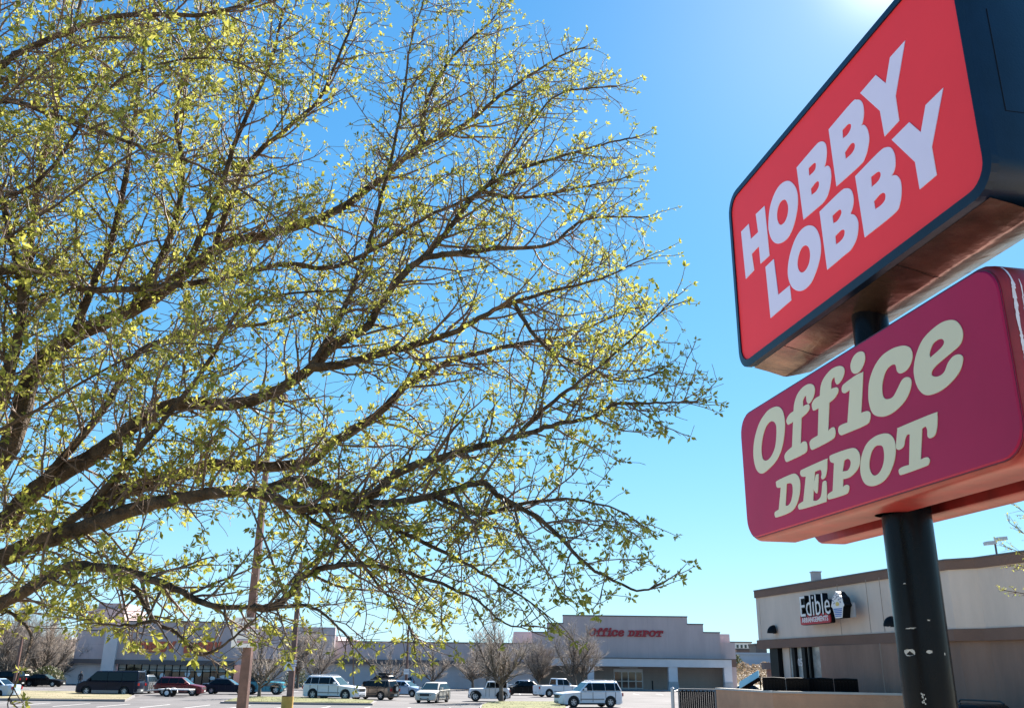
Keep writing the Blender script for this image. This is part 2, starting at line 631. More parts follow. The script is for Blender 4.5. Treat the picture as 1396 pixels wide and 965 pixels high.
def smooth_poly(pts, seg=4):
    """closed outline through pts; a third item marks a sharp corner"""
    n = len(pts)
    P = [Vector((p[0], p[1])) for p in pts]
    C = [len(p) > 2 for p in pts]
    out = []
    for i in range(n):
        j = (i + 1) % n
        p1, p2 = P[i], P[j]
        p0 = P[i - 1] if not C[i] else p1 * 2 - p2 if C[j] else p1 + (p1 - p2) * 0.3
        p3 = P[(j + 1) % n] if not C[j] else p2 + (p2 - p1) * 0.3
        if C[i] and C[j]:
            out.append(p1)
            continue
        for k in range(seg):
            t = k / seg
            out.append(0.5 * ((2 * p1) + (p2 - p0) * t + (2 * p0 - 5 * p1 + 4 * p2 - p3) * t * t + (3 * p1 - p0 - 3 * p2 + p3) * t ** 3))
    return [(v.x, v.y) for v in out]


def trace(src, pts, off):
    ox, oy, s = src
    q = []
    for p in pts:
        a = sign_uv(ox + p[0] / s, oy + p[1] / s, off)
        q.append((*a, 1) if len(p) > 2 else a)
    return smooth_poly(q)


Z4 = (1000, 240, 4.595)
Z5 = (1100, 40, 4.385)
Z6 = (1010, 150, 4.825)
ZB = (1110, 130, 4.385)
Q7 = (1010, 440, 4.825)
Q8 = (1160, 420, 5.361)
Q5 = (1010, 420, 3.2176)
QD = (1040, 560, 5.369)
c = 1
HL_FACE, OD_FACE = 0.775, 0.775
HL_L = [
    [(Z4, [(50, 350, c), (98, 300, c), (112, 395, c), (157, 352, c), (142, 240, c), (197, 188, c), (228, 499, c), (172, 550, c), (162, 440, c), (117, 488, c), (132, 590, c), (80, 645, c)])],
    [(Z6, [(310, 467), (345, 485), (370, 530), (378, 600), (368, 690), (340, 790), (300, 855), (245, 880), (208, 855), (188, 800), (185, 735), (195, 640), (225, 550), (265, 490)]),
     (Z6, [(290, 590), (308, 610), (315, 650), (308, 700), (290, 740), (265, 757), (248, 740), (240, 700), (245, 650), (262, 608)])],
    [(Z6, [(370, 380, c), (490, 240), (520, 213), (545, 210), (562, 230), (568, 280), (562, 340), (552, 378, c), (575, 368), (590, 385), (597, 430), (592, 490), (575, 560), (545, 610), (500, 650), (415, 722, c)]),
     (Z6, [(448, 385, c), (480, 353), (496, 353), (495, 385), (480, 410), (452, 435, c)]),
     (Z6, [(463, 520, c), (495, 478), (512, 470), (518, 485), (514, 510), (495, 540), (468, 560, c)])],
    [(Z5, [(133, 600, c), (270, 440), (300, 423), (325, 428), (340, 460), (343, 510), (335, 560), (325, 580, c), (345, 573), (365, 600), (375, 650), (368, 710), (350, 770), (320, 815), (180, 940, c)]),
     (Z5, [(215, 605, c), (245, 572), (262, 567), (268, 580), (262, 605), (245, 632), (218, 655, c)]),
     (Z5, [(230, 738, c), (262, 690), (280, 680), (290, 690), (288, 715), (270, 745), (235, 777, c)])],
    [(Z5, [(590, 70, c), (533, 400, c), (555, 548, c), (468, 642, c), (440, 490, c), (322, 383, c), (415, 275, c), (475, 325, c), (500, 170, c)])],
    [(Z4, [(203, 570, c), (255, 520, c), (283, 745, c), (355, 685, c), (365, 778, c), (235, 890, c)])],
    [(Z4, [(475, 310), (515, 325), (540, 375), (550, 440), (545, 510), (520, 600), (485, 675), (440, 715), (400, 718), (365, 690), (345, 630), (345, 560), (360, 480), (390, 395), (430, 335)]),
     (Z4, [(455, 435), (475, 450), (483, 490), (478, 540), (462, 580), (440, 603), (418, 600), (405, 570), (405, 525), (418, 475), (435, 445)])],
    [(Z4, [(542, 225, c), (670, 100), (710, 78), (740, 90), (755, 140), (750, 195), (735, 238, c), (760, 245), (778, 270), (785, 310), (775, 390), (740, 460), (700, 495), (590, 588, c)]),
     (Z4, [(622, 250, c), (660, 215), (675, 213), (680, 230), (670, 258), (650, 285), (628, 297, c)]),
     (Z4, [(640, 378, c), (675, 342), (695, 338), (700, 355), (692, 385), (670, 412), (645, 430, c)])],
    [(ZB, [(248, 485, c), (390, 340), (435, 312), (465, 318), (485, 360), (488, 420), (478, 460), (465, 482, c), (495, 480), (518, 510), (525, 570), (515, 650), (480, 710), (305, 850, c)]),
     (ZB, [(342, 490, c), (380, 460), (398, 462), (400, 485), (385, 515), (347, 550, c)]),
     (ZB, [(360, 635, c), (400, 590), (422, 585), (430, 600), (425, 630), (400, 660), (368, 682, c)])],
    [(Z5, [(818, 352, c), (750, 705, c), (780, 872, c), (678, 958, c), (650, 795, c), (510, 662, c), (615, 557, c), (685, 617, c), (713, 455, c)])],
]
OD_L = [
    [(Q5, [(165, 432), (185, 450), (195, 500), (192, 560), (180, 620), (160, 665), (130, 700), (95, 725), (72, 710), (60, 670), (57, 620), (65, 560), (85, 500), (115, 455), (140, 437)]),
     (Q5, [(145, 497), (157, 515), (158, 560), (152, 610), (135, 650), (115, 668), (98, 660), (92, 620), (97, 570), (110, 525), (128, 500)])],
    [(Q7, [(290, 880), (300, 912), (322, 908), (420, 860), (440, 830), (435, 785), (415, 780), (397, 795, c), (402, 625, c), (440, 590), (455, 560), (450, 535), (430, 540), (412, 550, c), (412, 510), (430, 480), (437, 520), (455, 530), (480, 490), (490, 440), (480, 410), (450, 402), (410, 425), (375, 470), (355, 530), (350, 580, c), (320, 605), (303, 640), (310, 668), (325, 665), (347, 650, c), (340, 815, c), (302, 850)])],
    [(Q7, [(455, 790), (465, 830), (490, 828), (600, 770), (625, 735), (620, 690), (600, 690), (578, 710, c), (585, 525, c), (620, 495), (645, 450), (637, 425), (615, 428), (597, 435, c), (600, 385), (618, 358), (625, 390), (640, 405), (670, 370), (685, 320), (675, 290), (645, 285), (600, 305), (555, 355), (530, 410), (523, 480, c), (490, 500), (470, 535), (478, 575), (495, 572), (515, 560, c), (510, 740, c), (470, 765)])],
    [(Q7, [(795, 188), (815, 200), (820, 240), (805, 290), (780, 325), (750, 335), (730, 315), (725, 275), (740, 230), (765, 200)]),
     (Q7, [(800, 328), (807, 345), (795, 592, c), (835, 580), (855, 595), (852, 640), (825, 672), (690, 730), (660, 738), (645, 715), (648, 685), (670, 668), (705, 655, c), (720, 440, c), (690, 462), (670, 455), (668, 425), (685, 400), (760, 345)])],
    [(Q8, [(400, 275), (440, 295), (455, 350), (440, 410), (410, 455), (365, 478), (342, 460), (335, 430), (325, 412), (295, 420), (260, 460), (238, 530), (232, 590), (240, 645), (265, 665), (310, 650), (345, 590), (375, 530), (405, 505), (435, 510), (447, 545), (430, 620), (390, 690), (330, 750), (270, 785), (215, 793), (165, 770), (138, 700), (132, 620), (140, 530), (175, 430), (230, 350), (300, 300), (355, 280)])],
    [(Q8, [(735, 87), (780, 100), (815, 150), (822, 210), (800, 270), (740, 325), (650, 400), (610, 440), (595, 470), (600, 495), (640, 500), (685, 470), (715, 400), (750, 355), (790, 338), (818, 350), (822, 390), (800, 460), (740, 540), (660, 605), (580, 635), (530, 625), (490, 575), (468, 500), (465, 430), (485, 330), (530, 230), (600, 155), (670, 105)]),
     (Q8, [(665, 225), (685, 240), (680, 270), (650, 305), (585, 362, c), (580, 330), (600, 270), (630, 238)])],
    [(QD, [(100, 530), (110, 510), (215, 462), (250, 465), (272, 500), (277, 560), (268, 630), (245, 695), (205, 740), (110, 777), (92, 770), (92, 740), (120, 722, c), (135, 560, c), (108, 560)]),
     (QD, [(178, 533, c), (205, 528), (220, 545), (222, 600), (210, 660), (190, 690), (170, 692, c)])],
    [(QD, [(280, 440), (300, 425), (465, 352), (475, 360), (472, 440), (460, 485), (440, 500), (430, 485), (435, 460), (425, 430), (385, 445, c), (380, 520, c), (392, 470), (408, 462), (412, 475), (405, 590), (392, 600), (382, 587), (376, 572, c), (372, 655, c), (400, 655), (430, 620), (440, 530), (455, 512), (470, 525), (470, 650), (450, 670), (290, 718), (265, 712), (265, 685), (300, 660, c), (318, 480, c), (290, 480), (277, 460)])],
    [(QD, [(492, 340), (510, 320), (640, 275), (690, 280), (715, 330), (710, 400), (680, 450), (640, 485), (592, 500, c), (590, 555, c), (615, 540), (635, 550), (632, 585), (610, 610), (500, 645), (480, 640), (480, 610), (515, 585, c), (525, 382, c), (500, 372)]),
     (QD, [(600, 362, c), (625, 350), (645, 365), (645, 400), (625, 435), (588, 442, c)])],
    [(QD, [(880, 167), (930, 170), (965, 210), (977, 280), (965, 370), (930, 460), (880, 520), (810, 550), (755, 535), (725, 480), (717, 410), (730, 320), (765, 240), (820, 190)]),
     (QD, [(850, 252), (880, 260), (892, 310), (888, 380), (865, 440), (835, 470), (805, 465), (785, 420), (785, 365), (800, 300), (825, 262)])],
    [(QD, [(990, 135), (1005, 120), (1255, 17), (1280, 25), (1280, 110), (1265, 175), (1230, 200), (1210, 185), (1208, 140), (1195, 115), (1170, 130, c), (1160, 355, c), (1205, 338), (1225, 355), (1220, 385), (1195, 405), (1030, 465), (1005, 462), (1000, 430), (1030, 408), (1075, 395, c), (1080, 172, c), (1060, 175), (1045, 210), (1035, 260), (1000, 285), (980, 270), (982, 220)])],
]
HL_P = [[trace(s, p, HL_FACE) for s, p in g] for g in HL_L]
OD_P = [[trace(s, p, OD_FACE) for s, p in g] for g in OD_L]


def rrect(x0, x1, y0, y1, r, seg=6):
    out = []
    for cx, cy, a in ((x1 - r, y1 - r, 0), (x0 + r, y1 - r, 90), (x0 + r, y0 + r, 180), (x1 - r, y0 + r, 270)):
        for k in range(seg + 1):
            g = R(a + 90 * k / seg)
            out.append((cx + r * math.cos(g), cy + r * math.sin(g)))
    return out


def loft(rings, T):
    """closed skin through 2D rings (poly, z) in sign space; ends are flat caps"""
    mb = MB()
    n = len(rings[0][0])
    vs = [T @ Vector((x, y, z)) for poly, z in rings for x, y in poly]
    fs = []
    for i in range(len(rings) - 1):
        for k in range(n):
            k2 = (k + 1) % n
            fs.append((i * n + k, i * n + k2, (i + 1) * n + k2, (i + 1) * n + k))
    mb.add(vs, fs, True)
    for i, rev in ((0, True), (len(rings) - 1, False)):
        q = vs[i * n:(i + 1) * n]
        mb.add(q[::-1] if rev else q, [tuple(range(n))])
    return mb


# upper box: navy can with retainer frame, face set in, sheet-metal belly
ux0, ux1, uz0, uz1, ub = -2.88, 3.42, 7.2, 10.38, -0.36
up = loft([(rrect(ux0 + .02, ux1 - .02, uz0 + .02, uz1 - .02, .33), ub), (rrect(ux0, ux1, uz0, uz1, .34), ub + .02),
           (rrect(ux0, ux1, uz0, uz1, .34), 0.745)], ST).build('upper_cabinet', M['navy'], sign, fix=True)
tag(up, 'navy box with red face and white letters, upper of the two')
fr_o, fr_i = rrect(ux0 - .012, ux1 + .012, uz0 - .012, uz1 + .012, .35), rrect(ux0 + .1, ux1 - .1, uz0 + .1, uz1 - .1, .27)
mb = MB()
n = len(fr_o)
vs = [ST @ Vector((x, y, z)) for poly, z in ((fr_o, .70), (fr_o, .785), (fr_i, .80), (fr_i, .745)) for x, y in poly]
fs = [(i * n + k, i * n + (k + 1) % n, (i + 1) * n + (k + 1) % n, (i + 1) * n + k) for i in range(3) for k in range(n)]
mb.add(vs, fs)
mb.build('retainer_frame', M['navy'], up, fix=True)
loft([(rrect(ux0 + .09, ux1 - .09, uz0 + .09, uz1 - .09, .27), .747), (rrect(ux0 + .09, ux1 - .09, uz0 + .09, uz1 - .09, .27), .775)], ST).build('sign_face', M['hobby_red'], up, fix=True)
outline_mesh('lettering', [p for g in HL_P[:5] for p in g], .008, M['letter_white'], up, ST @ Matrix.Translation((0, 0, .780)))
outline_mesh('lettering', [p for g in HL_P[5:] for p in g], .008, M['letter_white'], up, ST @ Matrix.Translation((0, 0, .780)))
# belly of bare sheet metal, a shallow V
mb = MB()
xs_ = [ux0 + .25 + (ux1 - ux0 - .5) * k / 24 for k in range(25)]
rows = [(0.66, uz0 - .004), (0.42, uz0 - .05), (0.16, uz0 - .115), (0.10, uz0 - .118), (-0.16, uz0 - .06), (-0.34, uz0 - .004)]
rr = random.Random(4)
vs = [ST @ Vector((x, z + (0.012 * (rr.random() - .5) if 0 < j < 5 else 0), y)) for j, (y, z) in enumerate(rows) for x in xs_]
mb.add(vs, [(j * 25 + i, j * 25 + i + 1, (j + 1) * 25 + i + 1, (j + 1) * 25 + i) for j in range(5) for i in range(24)], True)
mb.build('belly_panel', M['sheet'], up)
# seams of the end panel
mb = MB()
T = ST
mb.box(ux1, ux1 + .003, 8.1, 8.106, ub + .05, .50, T)
mb.box(ux1, ux1 + .004, 8.1, 9.4, .50, .508, T)
mb.build('panel_seam', M['gap'], up)

# lower sign: two rounded cans back to back with a slot between them
lx0, lx1, lz0, lz1 = -3.13, 3.25, 4.42, 6.52


def can(z_back, z_face, name):
    s = 1 if z_face > z_back else -1
    rings = [(rrect(lx0 + .02, lx1 - .02, lz0 + .02, lz1 - .02, .36), z_back), (rrect(lx0, lx1, lz0, lz1, .38), z_back + s * .02)]
    rings.append((rrect(lx0, lx1, lz0, lz1, .38), z_face - s * .13))
    for k in range(1, 5):
        g = k / 5 * math.pi / 2
        i = .07 * (1 - math.cos(g))
        rings.append((rrect(lx0 + i, lx1 - i, lz0 + i, lz1 - i, .38 - i), z_face - s * (.13 - .10 * math.sin(g))))
    return loft(rings, ST).build(name, M['maroon_side'], sign, fix=True)


low = can(0.12, 0.775, 'lower_cabinet')
tag(low, 'maroon rounded box with cream letters, lower front one')
rear = can(-0.33, -0.80, 'rear_cabinet')
tag(rear, 'maroon rounded box behind the lower front one')
fc = rrect(lx0 + .075, lx1 - .075, lz0 + .075, lz1 - .075, .31)
fc2 = rrect(lx0 + .055, lx1 - .055, lz0 + .055, lz1 - .055, .33)
loft([(fc2, .735), (fc2, .752), (fc, .775)], ST).build('sign_face', M['maroon'], low, fix=True)
outline_mesh('lettering', [p for g in OD_P[:6] for p in g], .008, M['letter_cream'], low, ST @ Matrix.Translation((0, 0, .780)))
outline_mesh('lettering', [p for g in OD_P[6:] for p in g], .008, M['letter_cream'], low, ST @ Matrix.Translation((0, 0, .780)))
mb = MB()   # thin dark bead round the face
b1, b2 = rrect(lx0 + .048, lx1 - .048, lz0 + .048, lz1 - .048, .335), rrect(lx0 + .062, lx1 - .062, lz0 + .062, lz1 - .062, .32)
n = len(b1)
vs = [ST @ Vector((x, y, .756)) for p in (b1, b2) for x, y in p]
mb.add(vs, [(k, (k + 1) % n, n + (k + 1) % n, n + k) for k in range(n)])
mb.build('face_bead', mat('dark_maroon_bead', (0.07, 0.004, 0.010), 0.4), low)
# flaked paint strips along the near end of the can
mb = MB()
rr = random.Random(11)


def can_point(y, z):
    """point on the near end (x = lx1) of the front can"""
    if z > .645:
        s_ = min(1, (z - .645) / .10)
        x = lx1 - .07 * (1 - math.sqrt(max(0, 1 - s_ * s_)))
    else:
        x = lx1
    if y > lz1 - .38:
        dy = y - (lz1 - .38)
        x -= .38 - math.sqrt(max(0, .38 ** 2 - dy ** 2))
    return x


for z0_, wmean, cover in ((.655, .014, .93), (.565, .006, .6), (.40, .007, .35)):
    y = 5.0
    wv = wmean
    while y < 6.42:
        h = .03 + .10 * rr.random()
        wv = max(.003, wv * .5 + wmean * (.2 + .8 * rr.random()))
        if rr.random() < cover:
            z_ = z0_ - .05 * max(0, y - 5.9) + (rr.random() - .5) * .006
            vs = []
            for q in range(4):
                yy = min(6.44, y + h * q / 3)
                ww = wv * (.55 + .5 * rr.random())
                vs += [(can_point(yy, z_) + .003, yy, z_ - ww), (can_point(yy, z_) + .003, yy, z_ + ww)]
            mb.add([ST @ Vector(v) for v in vs], [(2 * q, 2 * q + 1, 2 * q + 3, 2 * q + 2) for q in range(3)])
        y += h
mb.build('flaked_paint', M['peel'], low)
# column
mb = MB()
mb.cyl((0, 0, -0.85), (0, 0, 3.72), .30, 40)
mb.build('pole', M['black_pole'], sign)
MB().cyl((0, 0, 1.465), (0, 0, 1.477), .3035, 40).build('weld_seam', M['black_pole'], sign)
MB().cyl((0, 0, 3.60), (0, 0, 3.62), .3045, 40).build('weld_seam', M['black_pole'], sign)
MB().cyl((0, 0, -.02), (0, 0, .05), .46, 32).build('base_plate', M['gap'], sign)
mb = MB()
ctr = N * .17
for zz0, zz1 in ((3.72 + .0, 6.4),):
    mb.cyl(ctr + Vector((0, 0, zz0 - .15)), ctr + Vector((0, 0, zz1)), .235, 28)
mb.build('upper_pole', M['black_pole'], sign)
mb = MB()
rr = random.Random(3)


def chip(px, py, w_, h_, ragged=.25, n=12):
    """a patch of bare primer on the round pole, near the photo point px,py"""
    d = ray(px, py)
    a_, b_, c_ = d.x ** 2 + d.y ** 2, -2 * (d.x * SP.x + d.y * SP.y), SP.x ** 2 + SP.y ** 2 - .3015 ** 2
    t = (-b_ - math.sqrt(max(0, b_ * b_ - 4 * a_ * c_))) / (2 * a_)
    q = CAM + d * t
    ang = math.atan2(q.y - SP.y, q.x - SP.x)
    vs = []
    for k in range(n):
        g = 2 * math.pi * k / n
        e = 1 - ragged * rr.random()
        cx_ = max(-1, min(1, 1.25 * math.cos(g))) * w_ / 2 * e
        cz_ = max(-1, min(1, 1.25 * math.sin(g))) * h_ / 2 * e
        an = ang + cx_ / .3
        vs.append((.3018 * math.cos(an), .3018 * math.sin(an), q.z - .85 + cz_))
    q_ = MB()
    q_.add(vs, [tuple(range(n))])
    q_.build('paint_chip', M['chip'], sign)


chip(1240, 889, .145, .085)
chip(1267, 888, .10, .045, .5)
chip(1288, 891, .022, .035)
chip(1241, 856, .16, .018, .6)
chip(1233, 795, .04, .02, .5)
chip(1266, 845, .04, .02, .5)
for k in range(14):
    chip(1256 + rr.random() * 6, 944 + rr.random() * 16, .018, .022, .4, 7)
# brackets between the cans
for x in (-2.0, 2.0):
    MB().box(x - .06, x + .06, 4.55, 6.35, -.33, .02, ST).build('bracket', M['gap'], sign)
MB().box(lx0 + .4, lx1 - .4, 4.62, 4.65, -.329, .119, ST).build('slot_shade_panel', M['gap'], sign)  # added black sheet standing in for the deep shade inside the slot
for x in (-1.55, 1.45):
    mb = MB()
    mb.add([ST @ Vector((x + e, z - .004, y)) for y, z in ((.66, uz0 - .004), (.42, uz0 - .05), (.16, uz0 - .118), (.10, uz0 - .12), (-.34, uz0 - .006)) for e in (0, .012)], [(2 * k, 2 * k + 1, 2 * k + 3, 2 * k + 2) for k in range(4)])
    mb.build('belly_seam', M['gap'], up)

# ------------------------------------------------------------------ stores
def X_(px, Y, py=900):
    return at_y(px, py, Y).x


def Z_(py, Y, px=700):
    return at_y(px, py, Y).z


def fit_row(groups, x0, x1, z0, z1):
    """scale letter outlines into a box"""
    pts = [p for g in groups for poly in g for p in poly]
    ax, bx = min(p[0] for p in pts), max(p[0] for p in pts)
    ay, by = min(p[1] for p in pts), max(p[1] for p in pts)
    return [[(x0 + (p[0] - ax) / (bx - ax) * (x1 - x0), z0 + (p[1] - ay) / (by - ay) * (z1 - z0)) for p in poly] for g in groups for poly in g]


def front(Y):
    return frame_matrix(Vector((0, Y, 0)), Vector((1, 0, 0)), Vector((0, 0, 1)), Vector((0, -1, 0)))


# office supply store, right of centre
YO = 141.0
od = thing('store_building', 'stepped grey store with dark red Office DEPOT letters and white canopy', 'store', (17.5, YO, 0))
oT = Matrix.Translation((-17.5, -YO, 0))


def part(mb, name, m, parent, T):
    o = mb.build(name, m, parent)
    o.data.transform(T)
    return o


xo = lambda px: X_(px, YO)
zo = lambda py: Z_(py, YO, 850)
mb = MB()
poly = [(xo(725), 3.3), (xo(725), zo(863.5)), (xo(746), zo(863.5)), (xo(746), zo(851)), (xo(768), zo(851)), (xo(768), zo(840)), (xo(939.5), zo(840)), (xo(939.5), zo(850)),
        (xo(961), zo(850)), (xo(961), zo(861)), (xo(983.5), zo(861)), (xo(983.5), 3.3)]
mb.prism(poly, YO, YO + 1.2)
part(mb, 'wall', M['store_tan'], od, oT)
mb = MB()
for a, b, y_ in ((725, 746, 863.5), (746, 768, 851), (768, 939.5, 840), (939.5, 961, 850), (961, 983.5, 861)):
    mb.box(xo(a) - .05, xo(b) + .05, YO - .08, YO + 1.25, zo(y_) + .003, zo(y_) + .16)
part(mb, 'coping', M['coping'], od, oT)
mb = MB()
mb.box(xo(720), xo(1004), YO + 3.0, YO + 3.4, 0, 3.6)
part(mb, 'wall', M['recess'], od, oT)
mb = MB()
mb.box(xo(700), xo(1004), YO + 3.42, YO + 40, 0, 8.0)
part(mb, 'store_hall', M['store_grey'], od, oT)
mb = MB()
mb.box(xo(984), xo(1004.5), YO + .5, YO + 3.0, 4.4, zo(873.5))
part(mb, 'side_wall', M['store_tan'], od, oT)
mb = MB()
mb.box(xo(994), xo(1004.5), YO + .6, YO + 2.98, 0, 3.3)
part(mb, 'side_wall', M['store_tan'], od, oT)
mb = MB()
mb.box(xo(994), xo(1004.8), YO + .45, YO + 3.0, 3.3, 4.4)
part(mb, 'side_band', M['brown_stucco'], od, oT)
mb = MB()
mb.box(xo(724), xo(993), YO - 2.0, YO + 3.0, zo(908), zo(897.5))
part(mb, 'canopy', M['store_white'], od, oT)
mb = MB()
mb.box(xo(723.5), xo(993.5), YO - 2.1, YO + .0, zo(897.5) + .002, zo(897.5) + .12)
part(mb, 'canopy_edge', M['coping'], od, oT)
for a, b in ((725, 734), (799.5, 808), (908, 920), (982.5, 993)):
    mb = MB()
    mb.box(xo(a), xo(b), YO - 1.9, YO - .9, 1.2, zo(908) + .001)
    p = part(mb, 'pillar', M['store_white'], od, oT)
    mb = MB()
    mb.prism([(xo(a) - .18, 0), (xo(b) + .18, 0), (xo(b), 1.2), (xo(a), 1.2)], YO - 2.0, YO - .8)
    part(mb, 'pillar_base', M['pillar_base'], p, oT)
# entrance
yd = YO + 2.98
dx0, dx1, dz = X_(836, yd), X_(875.5, yd), Z_(911.5, yd, 855)
mb = MB()
for x in (dx0, dx0 + (dx1 - dx0) * .26, (dx0 + dx1) / 2 - .06, dx0 + (dx1 - dx0) * .74, dx1 - .14):
    mb.box(x, x + .14, yd - .12, yd, 0.06, dz)
for z in (dz - .42, dz - 1.75, .12):
    mb.box(dx0 - .01, dx1 + .01, yd - .10, yd + .001, z, z + (.44 if z > 2 else .12))
dr = part(mb, 'door_frame', M['alu'], od, oT)
mb = MB()
mb.box(dx0, dx1, yd - .05, yd - .01, .06, dz - .4)
part(mb, 'door_glass', M['glass'], dr, oT)
mb = MB()
mb.box(dx0 + .9, dx1 - .7, yd - .14, yd - .121, dz + .12, dz + .30)
part(mb, 'door_plate', M['alu'], od, oT)
for px in (822, 887):
    MBx = MB()
    MBx.cyl((X_(px, YO) - 17.5, -1.0, .06), (X_(px, YO) - 17.5, -1.0, 1.3), .11, 10)
    b_ = tag(MBx.build('bollard', M['black']), 'dark bollard under the canopy left of the store doors' if px < 850 else 'dark bollard under the canopy right of the store doors', 'bollard', 'bollards under the canopy')
    b_.location = (17.5, YO, 0)
lt = [[[(x + .18 * y, y) for x, y in poly] for poly in g] for g in OD_P]


def facade_letters(groups, x0, x1, z0, z1, depth, m, parent, T2, Y):
    outline_mesh('lettering', fit_row(groups, x0, x1, z0, z1), depth, m, parent, T2 @ front(Y - depth / 2 - .02))


facade_letters(OD_P[:6], xo(803), xo(852), zo(867.5), zo(855.5), .2, M['red_letter'], od, oT, YO)
facade_letters(OD_P[6:], xo(856), xo(906), zo(867.3), zo(858.2), .2, M['red_letter'], od, oT, YO)

# craft store, left
YH = 133.0
hl = thing('store_building', 'long low grey store with orange HOBBY LOBBY letters and dark glass front', 'store', (-42, YH, 0))
hT = Matrix.Translation((42, -YH, 0))
xh = lambda px: X_(px, YH)
zh = lambda py, px=200: Z_(py, YH, px)
mb = MB()
mb.box(xh(97), xh(142), YH + .6, YH + 1.2, zh(905), zh(860.0))
part(mb, 'wall', M['store_grey'], hl, hT)
mb = MB()
mb.box(xh(158), xh(331), YH, YH + 1.0, zh(904), zh(847))
part(mb, 'wall', M['store_tan'], hl, hT)
mb = MB()
mb.box(xh(331) + .01, X_(455, YH + 3), YH + 2.6, YH + 3.2, zh(898, 400), zh(853, 400))
part(mb, 'wall', M['store_grey'], hl, hT)
mb = MB()
mb.box(xh(140.5), xh(158) - .005, YH - .5, YH + 1.2, 0, zh(847) - .6)
part(mb, 'pilaster', M['store_white'], hl, hT)
mb = MB()
mb.box(xh(86), xh(140.5) - .01, YH + .9, YH + 1.5, 0, zh(905) - .004)
mb.box(xh(318), X_(728, YH + 5), YH + 4.4, YH + 5, 0, zh(904, 500))
part(mb, 'lower_wall', M['store_pale'], hl, hT)
mb = MB()
mb.box(xh(94), xh(140.5) - .02, YH + .3, YH + 1.1, zh(905), zh(898.6))
mb.box(xh(158) + .01, xh(320), YH - .3, YH + .9, zh(904.2) - .1, zh(899))
mb.box(xh(320) + .01, X_(728, YH + 4), YH + 3.6, YH + 4.7, zh(904.5, 500), zh(898, 500))
part(mb, 'band', M['band'], hl, hT)
mb = MB()
mb.box(X_(330, YH + 5), X_(727, YH + 5), YH + 4.75, YH + 5.2, zh(898, 500) + .001, zh(873.5, 500))
part(mb, 'upper_wall', M['store_grey'], hl, hT)
mb = MB()
mb.box(xh(96.5), xh(142), YH + .5, YH + 1.3, zh(860) + .002, zh(860) + .14)
mb.box(xh(157.5), xh(331.5), YH - .08, YH + 1.1, zh(847) + .002, zh(847) + .14)
mb.box(X_(331.5, YH + 5), X_(728, YH + 5), YH + 4.6, YH + 5.3, zh(873.5, 500) + .002, zh(873.5, 500) + .14)
part(mb, 'coping', M['coping'], hl, hT)
mb = MB()
mb.box(xh(98), X_(455, YH + 3), YH + 5.3, YH + 60, 0, zh(862))
mb.box(X_(330, YH + 5), X_(725, YH + 5), YH + 5.31, YH + 60, 0, zh(874, 500) - .3)
part(mb, 'store_hall', M['store_grey'], hl, hT)
mb = MB()
yb = YH + 14
mb.box(X_(110, yb), X_(160, yb), yb, yb + 9, 7, Z_(829, yb, 130))
mb.box(X_(119, yb), X_(160, yb) - .6, yb + 1, yb + 8, 7, Z_(821, yb, 130))
part(mb, 'roof_block', M['store_tan'], hl, hT)
# glass front
gz1, gx0, gx1 = zh(904.2) - .1, xh(161), xh(318.5)
mb = MB()
mb.box(gx0, gx1, YH + .55, YH + .6, .05, gz1)
part(mb, 'shop_window', M['glass'], hl, hT)
mb = MB()
nP = 15
for k in range(nP + 1):
    x = gx0 + (gx1 - gx0) * k / nP
    mb.box(x - .05, x + .05, YH + .42, YH + .548, .05, gz1 - .005)
for z in (.06, 2.05, gz1 - .95):
    mb.box(gx0, gx1, YH + .44, YH + .546, z, z + .07)
part(mb, 'window_frame', M['black'], hl, hT)
for k in range(nP):
    x = gx0 + (gx1 - gx0) * k / nP
    if k in (1, 2):
        continue
    part(MB().box(x + .07, x + (gx1 - gx0) / nP - .07, YH + .50, YH + .545, gz1 - .86 + .15 * (k % 3 == 0), gz1 - .02), 'blind', M['blind'], hl, hT)
for px, py, w_, h_ in ((256, 917, .75, 1.2), (272, 917, .6, 1.0), (198, 916, .35, .9), (222, 921, .7, .9), (308, 922, 1.6, .5), (264, 926, .5, .6), (290, 924, .9, .5)):
    x, z = X_(px, YH), Z_(py, YH, px)
    part(MB().prism([(x + w_ * .5 * math.cos(g * math.pi / 6), z + h_ * .45 * math.sin(g * math.pi / 6)) for g in range(12)], YH + .505, YH + .543), 'window_poster', M['white'], hl, hT)
facade_letters(HL_P[:5], xh(173), xh(238), zh(889), zh(873), .2, M['orange_letter'], hl, hT, YH)
facade_letters(HL_P[5:], xh(249), xh(300), zh(889), zh(873), .2, M['orange_letter'], hl, hT, YH)

# ------------------------------------------------------------------ small shop building on the right
ROOF = 6.0
pl_px = [(1029.5, 806), (1208, 773), (1290, 764), (1330, 761.5), (1396, 752.5)]
fp = [at_z(x, y, ROOF).xy for x, y in pl_px]
fdir = (fp[1] - fp[0]).normalized()          # from the far corner towards the camera
fnor = Vector((fdir.y, -fdir.x))             # out of the facade (towards -X)
if fnor.x > 0:
    fnor = -fnor
shop = thing('shop_building', 'tan stucco shop with brown bands, red and white Edible sign spot and tall parapet', 'shop', (fp[0].x, fp[0].y, 0))
shop['label'] = 'low tan stucco shop building with brown bands behind the sign pole'
eT = Matrix.Translation((-fp[0].x, -fp[0].y, 0))
dB = (fp[4] - fp[3]).normalized()
end = fp[4] + dB * 9
line = [fp[0], fp[2], fp[3], end]


def offs(pts, d):
    return [p + fnor * d for p in pts]


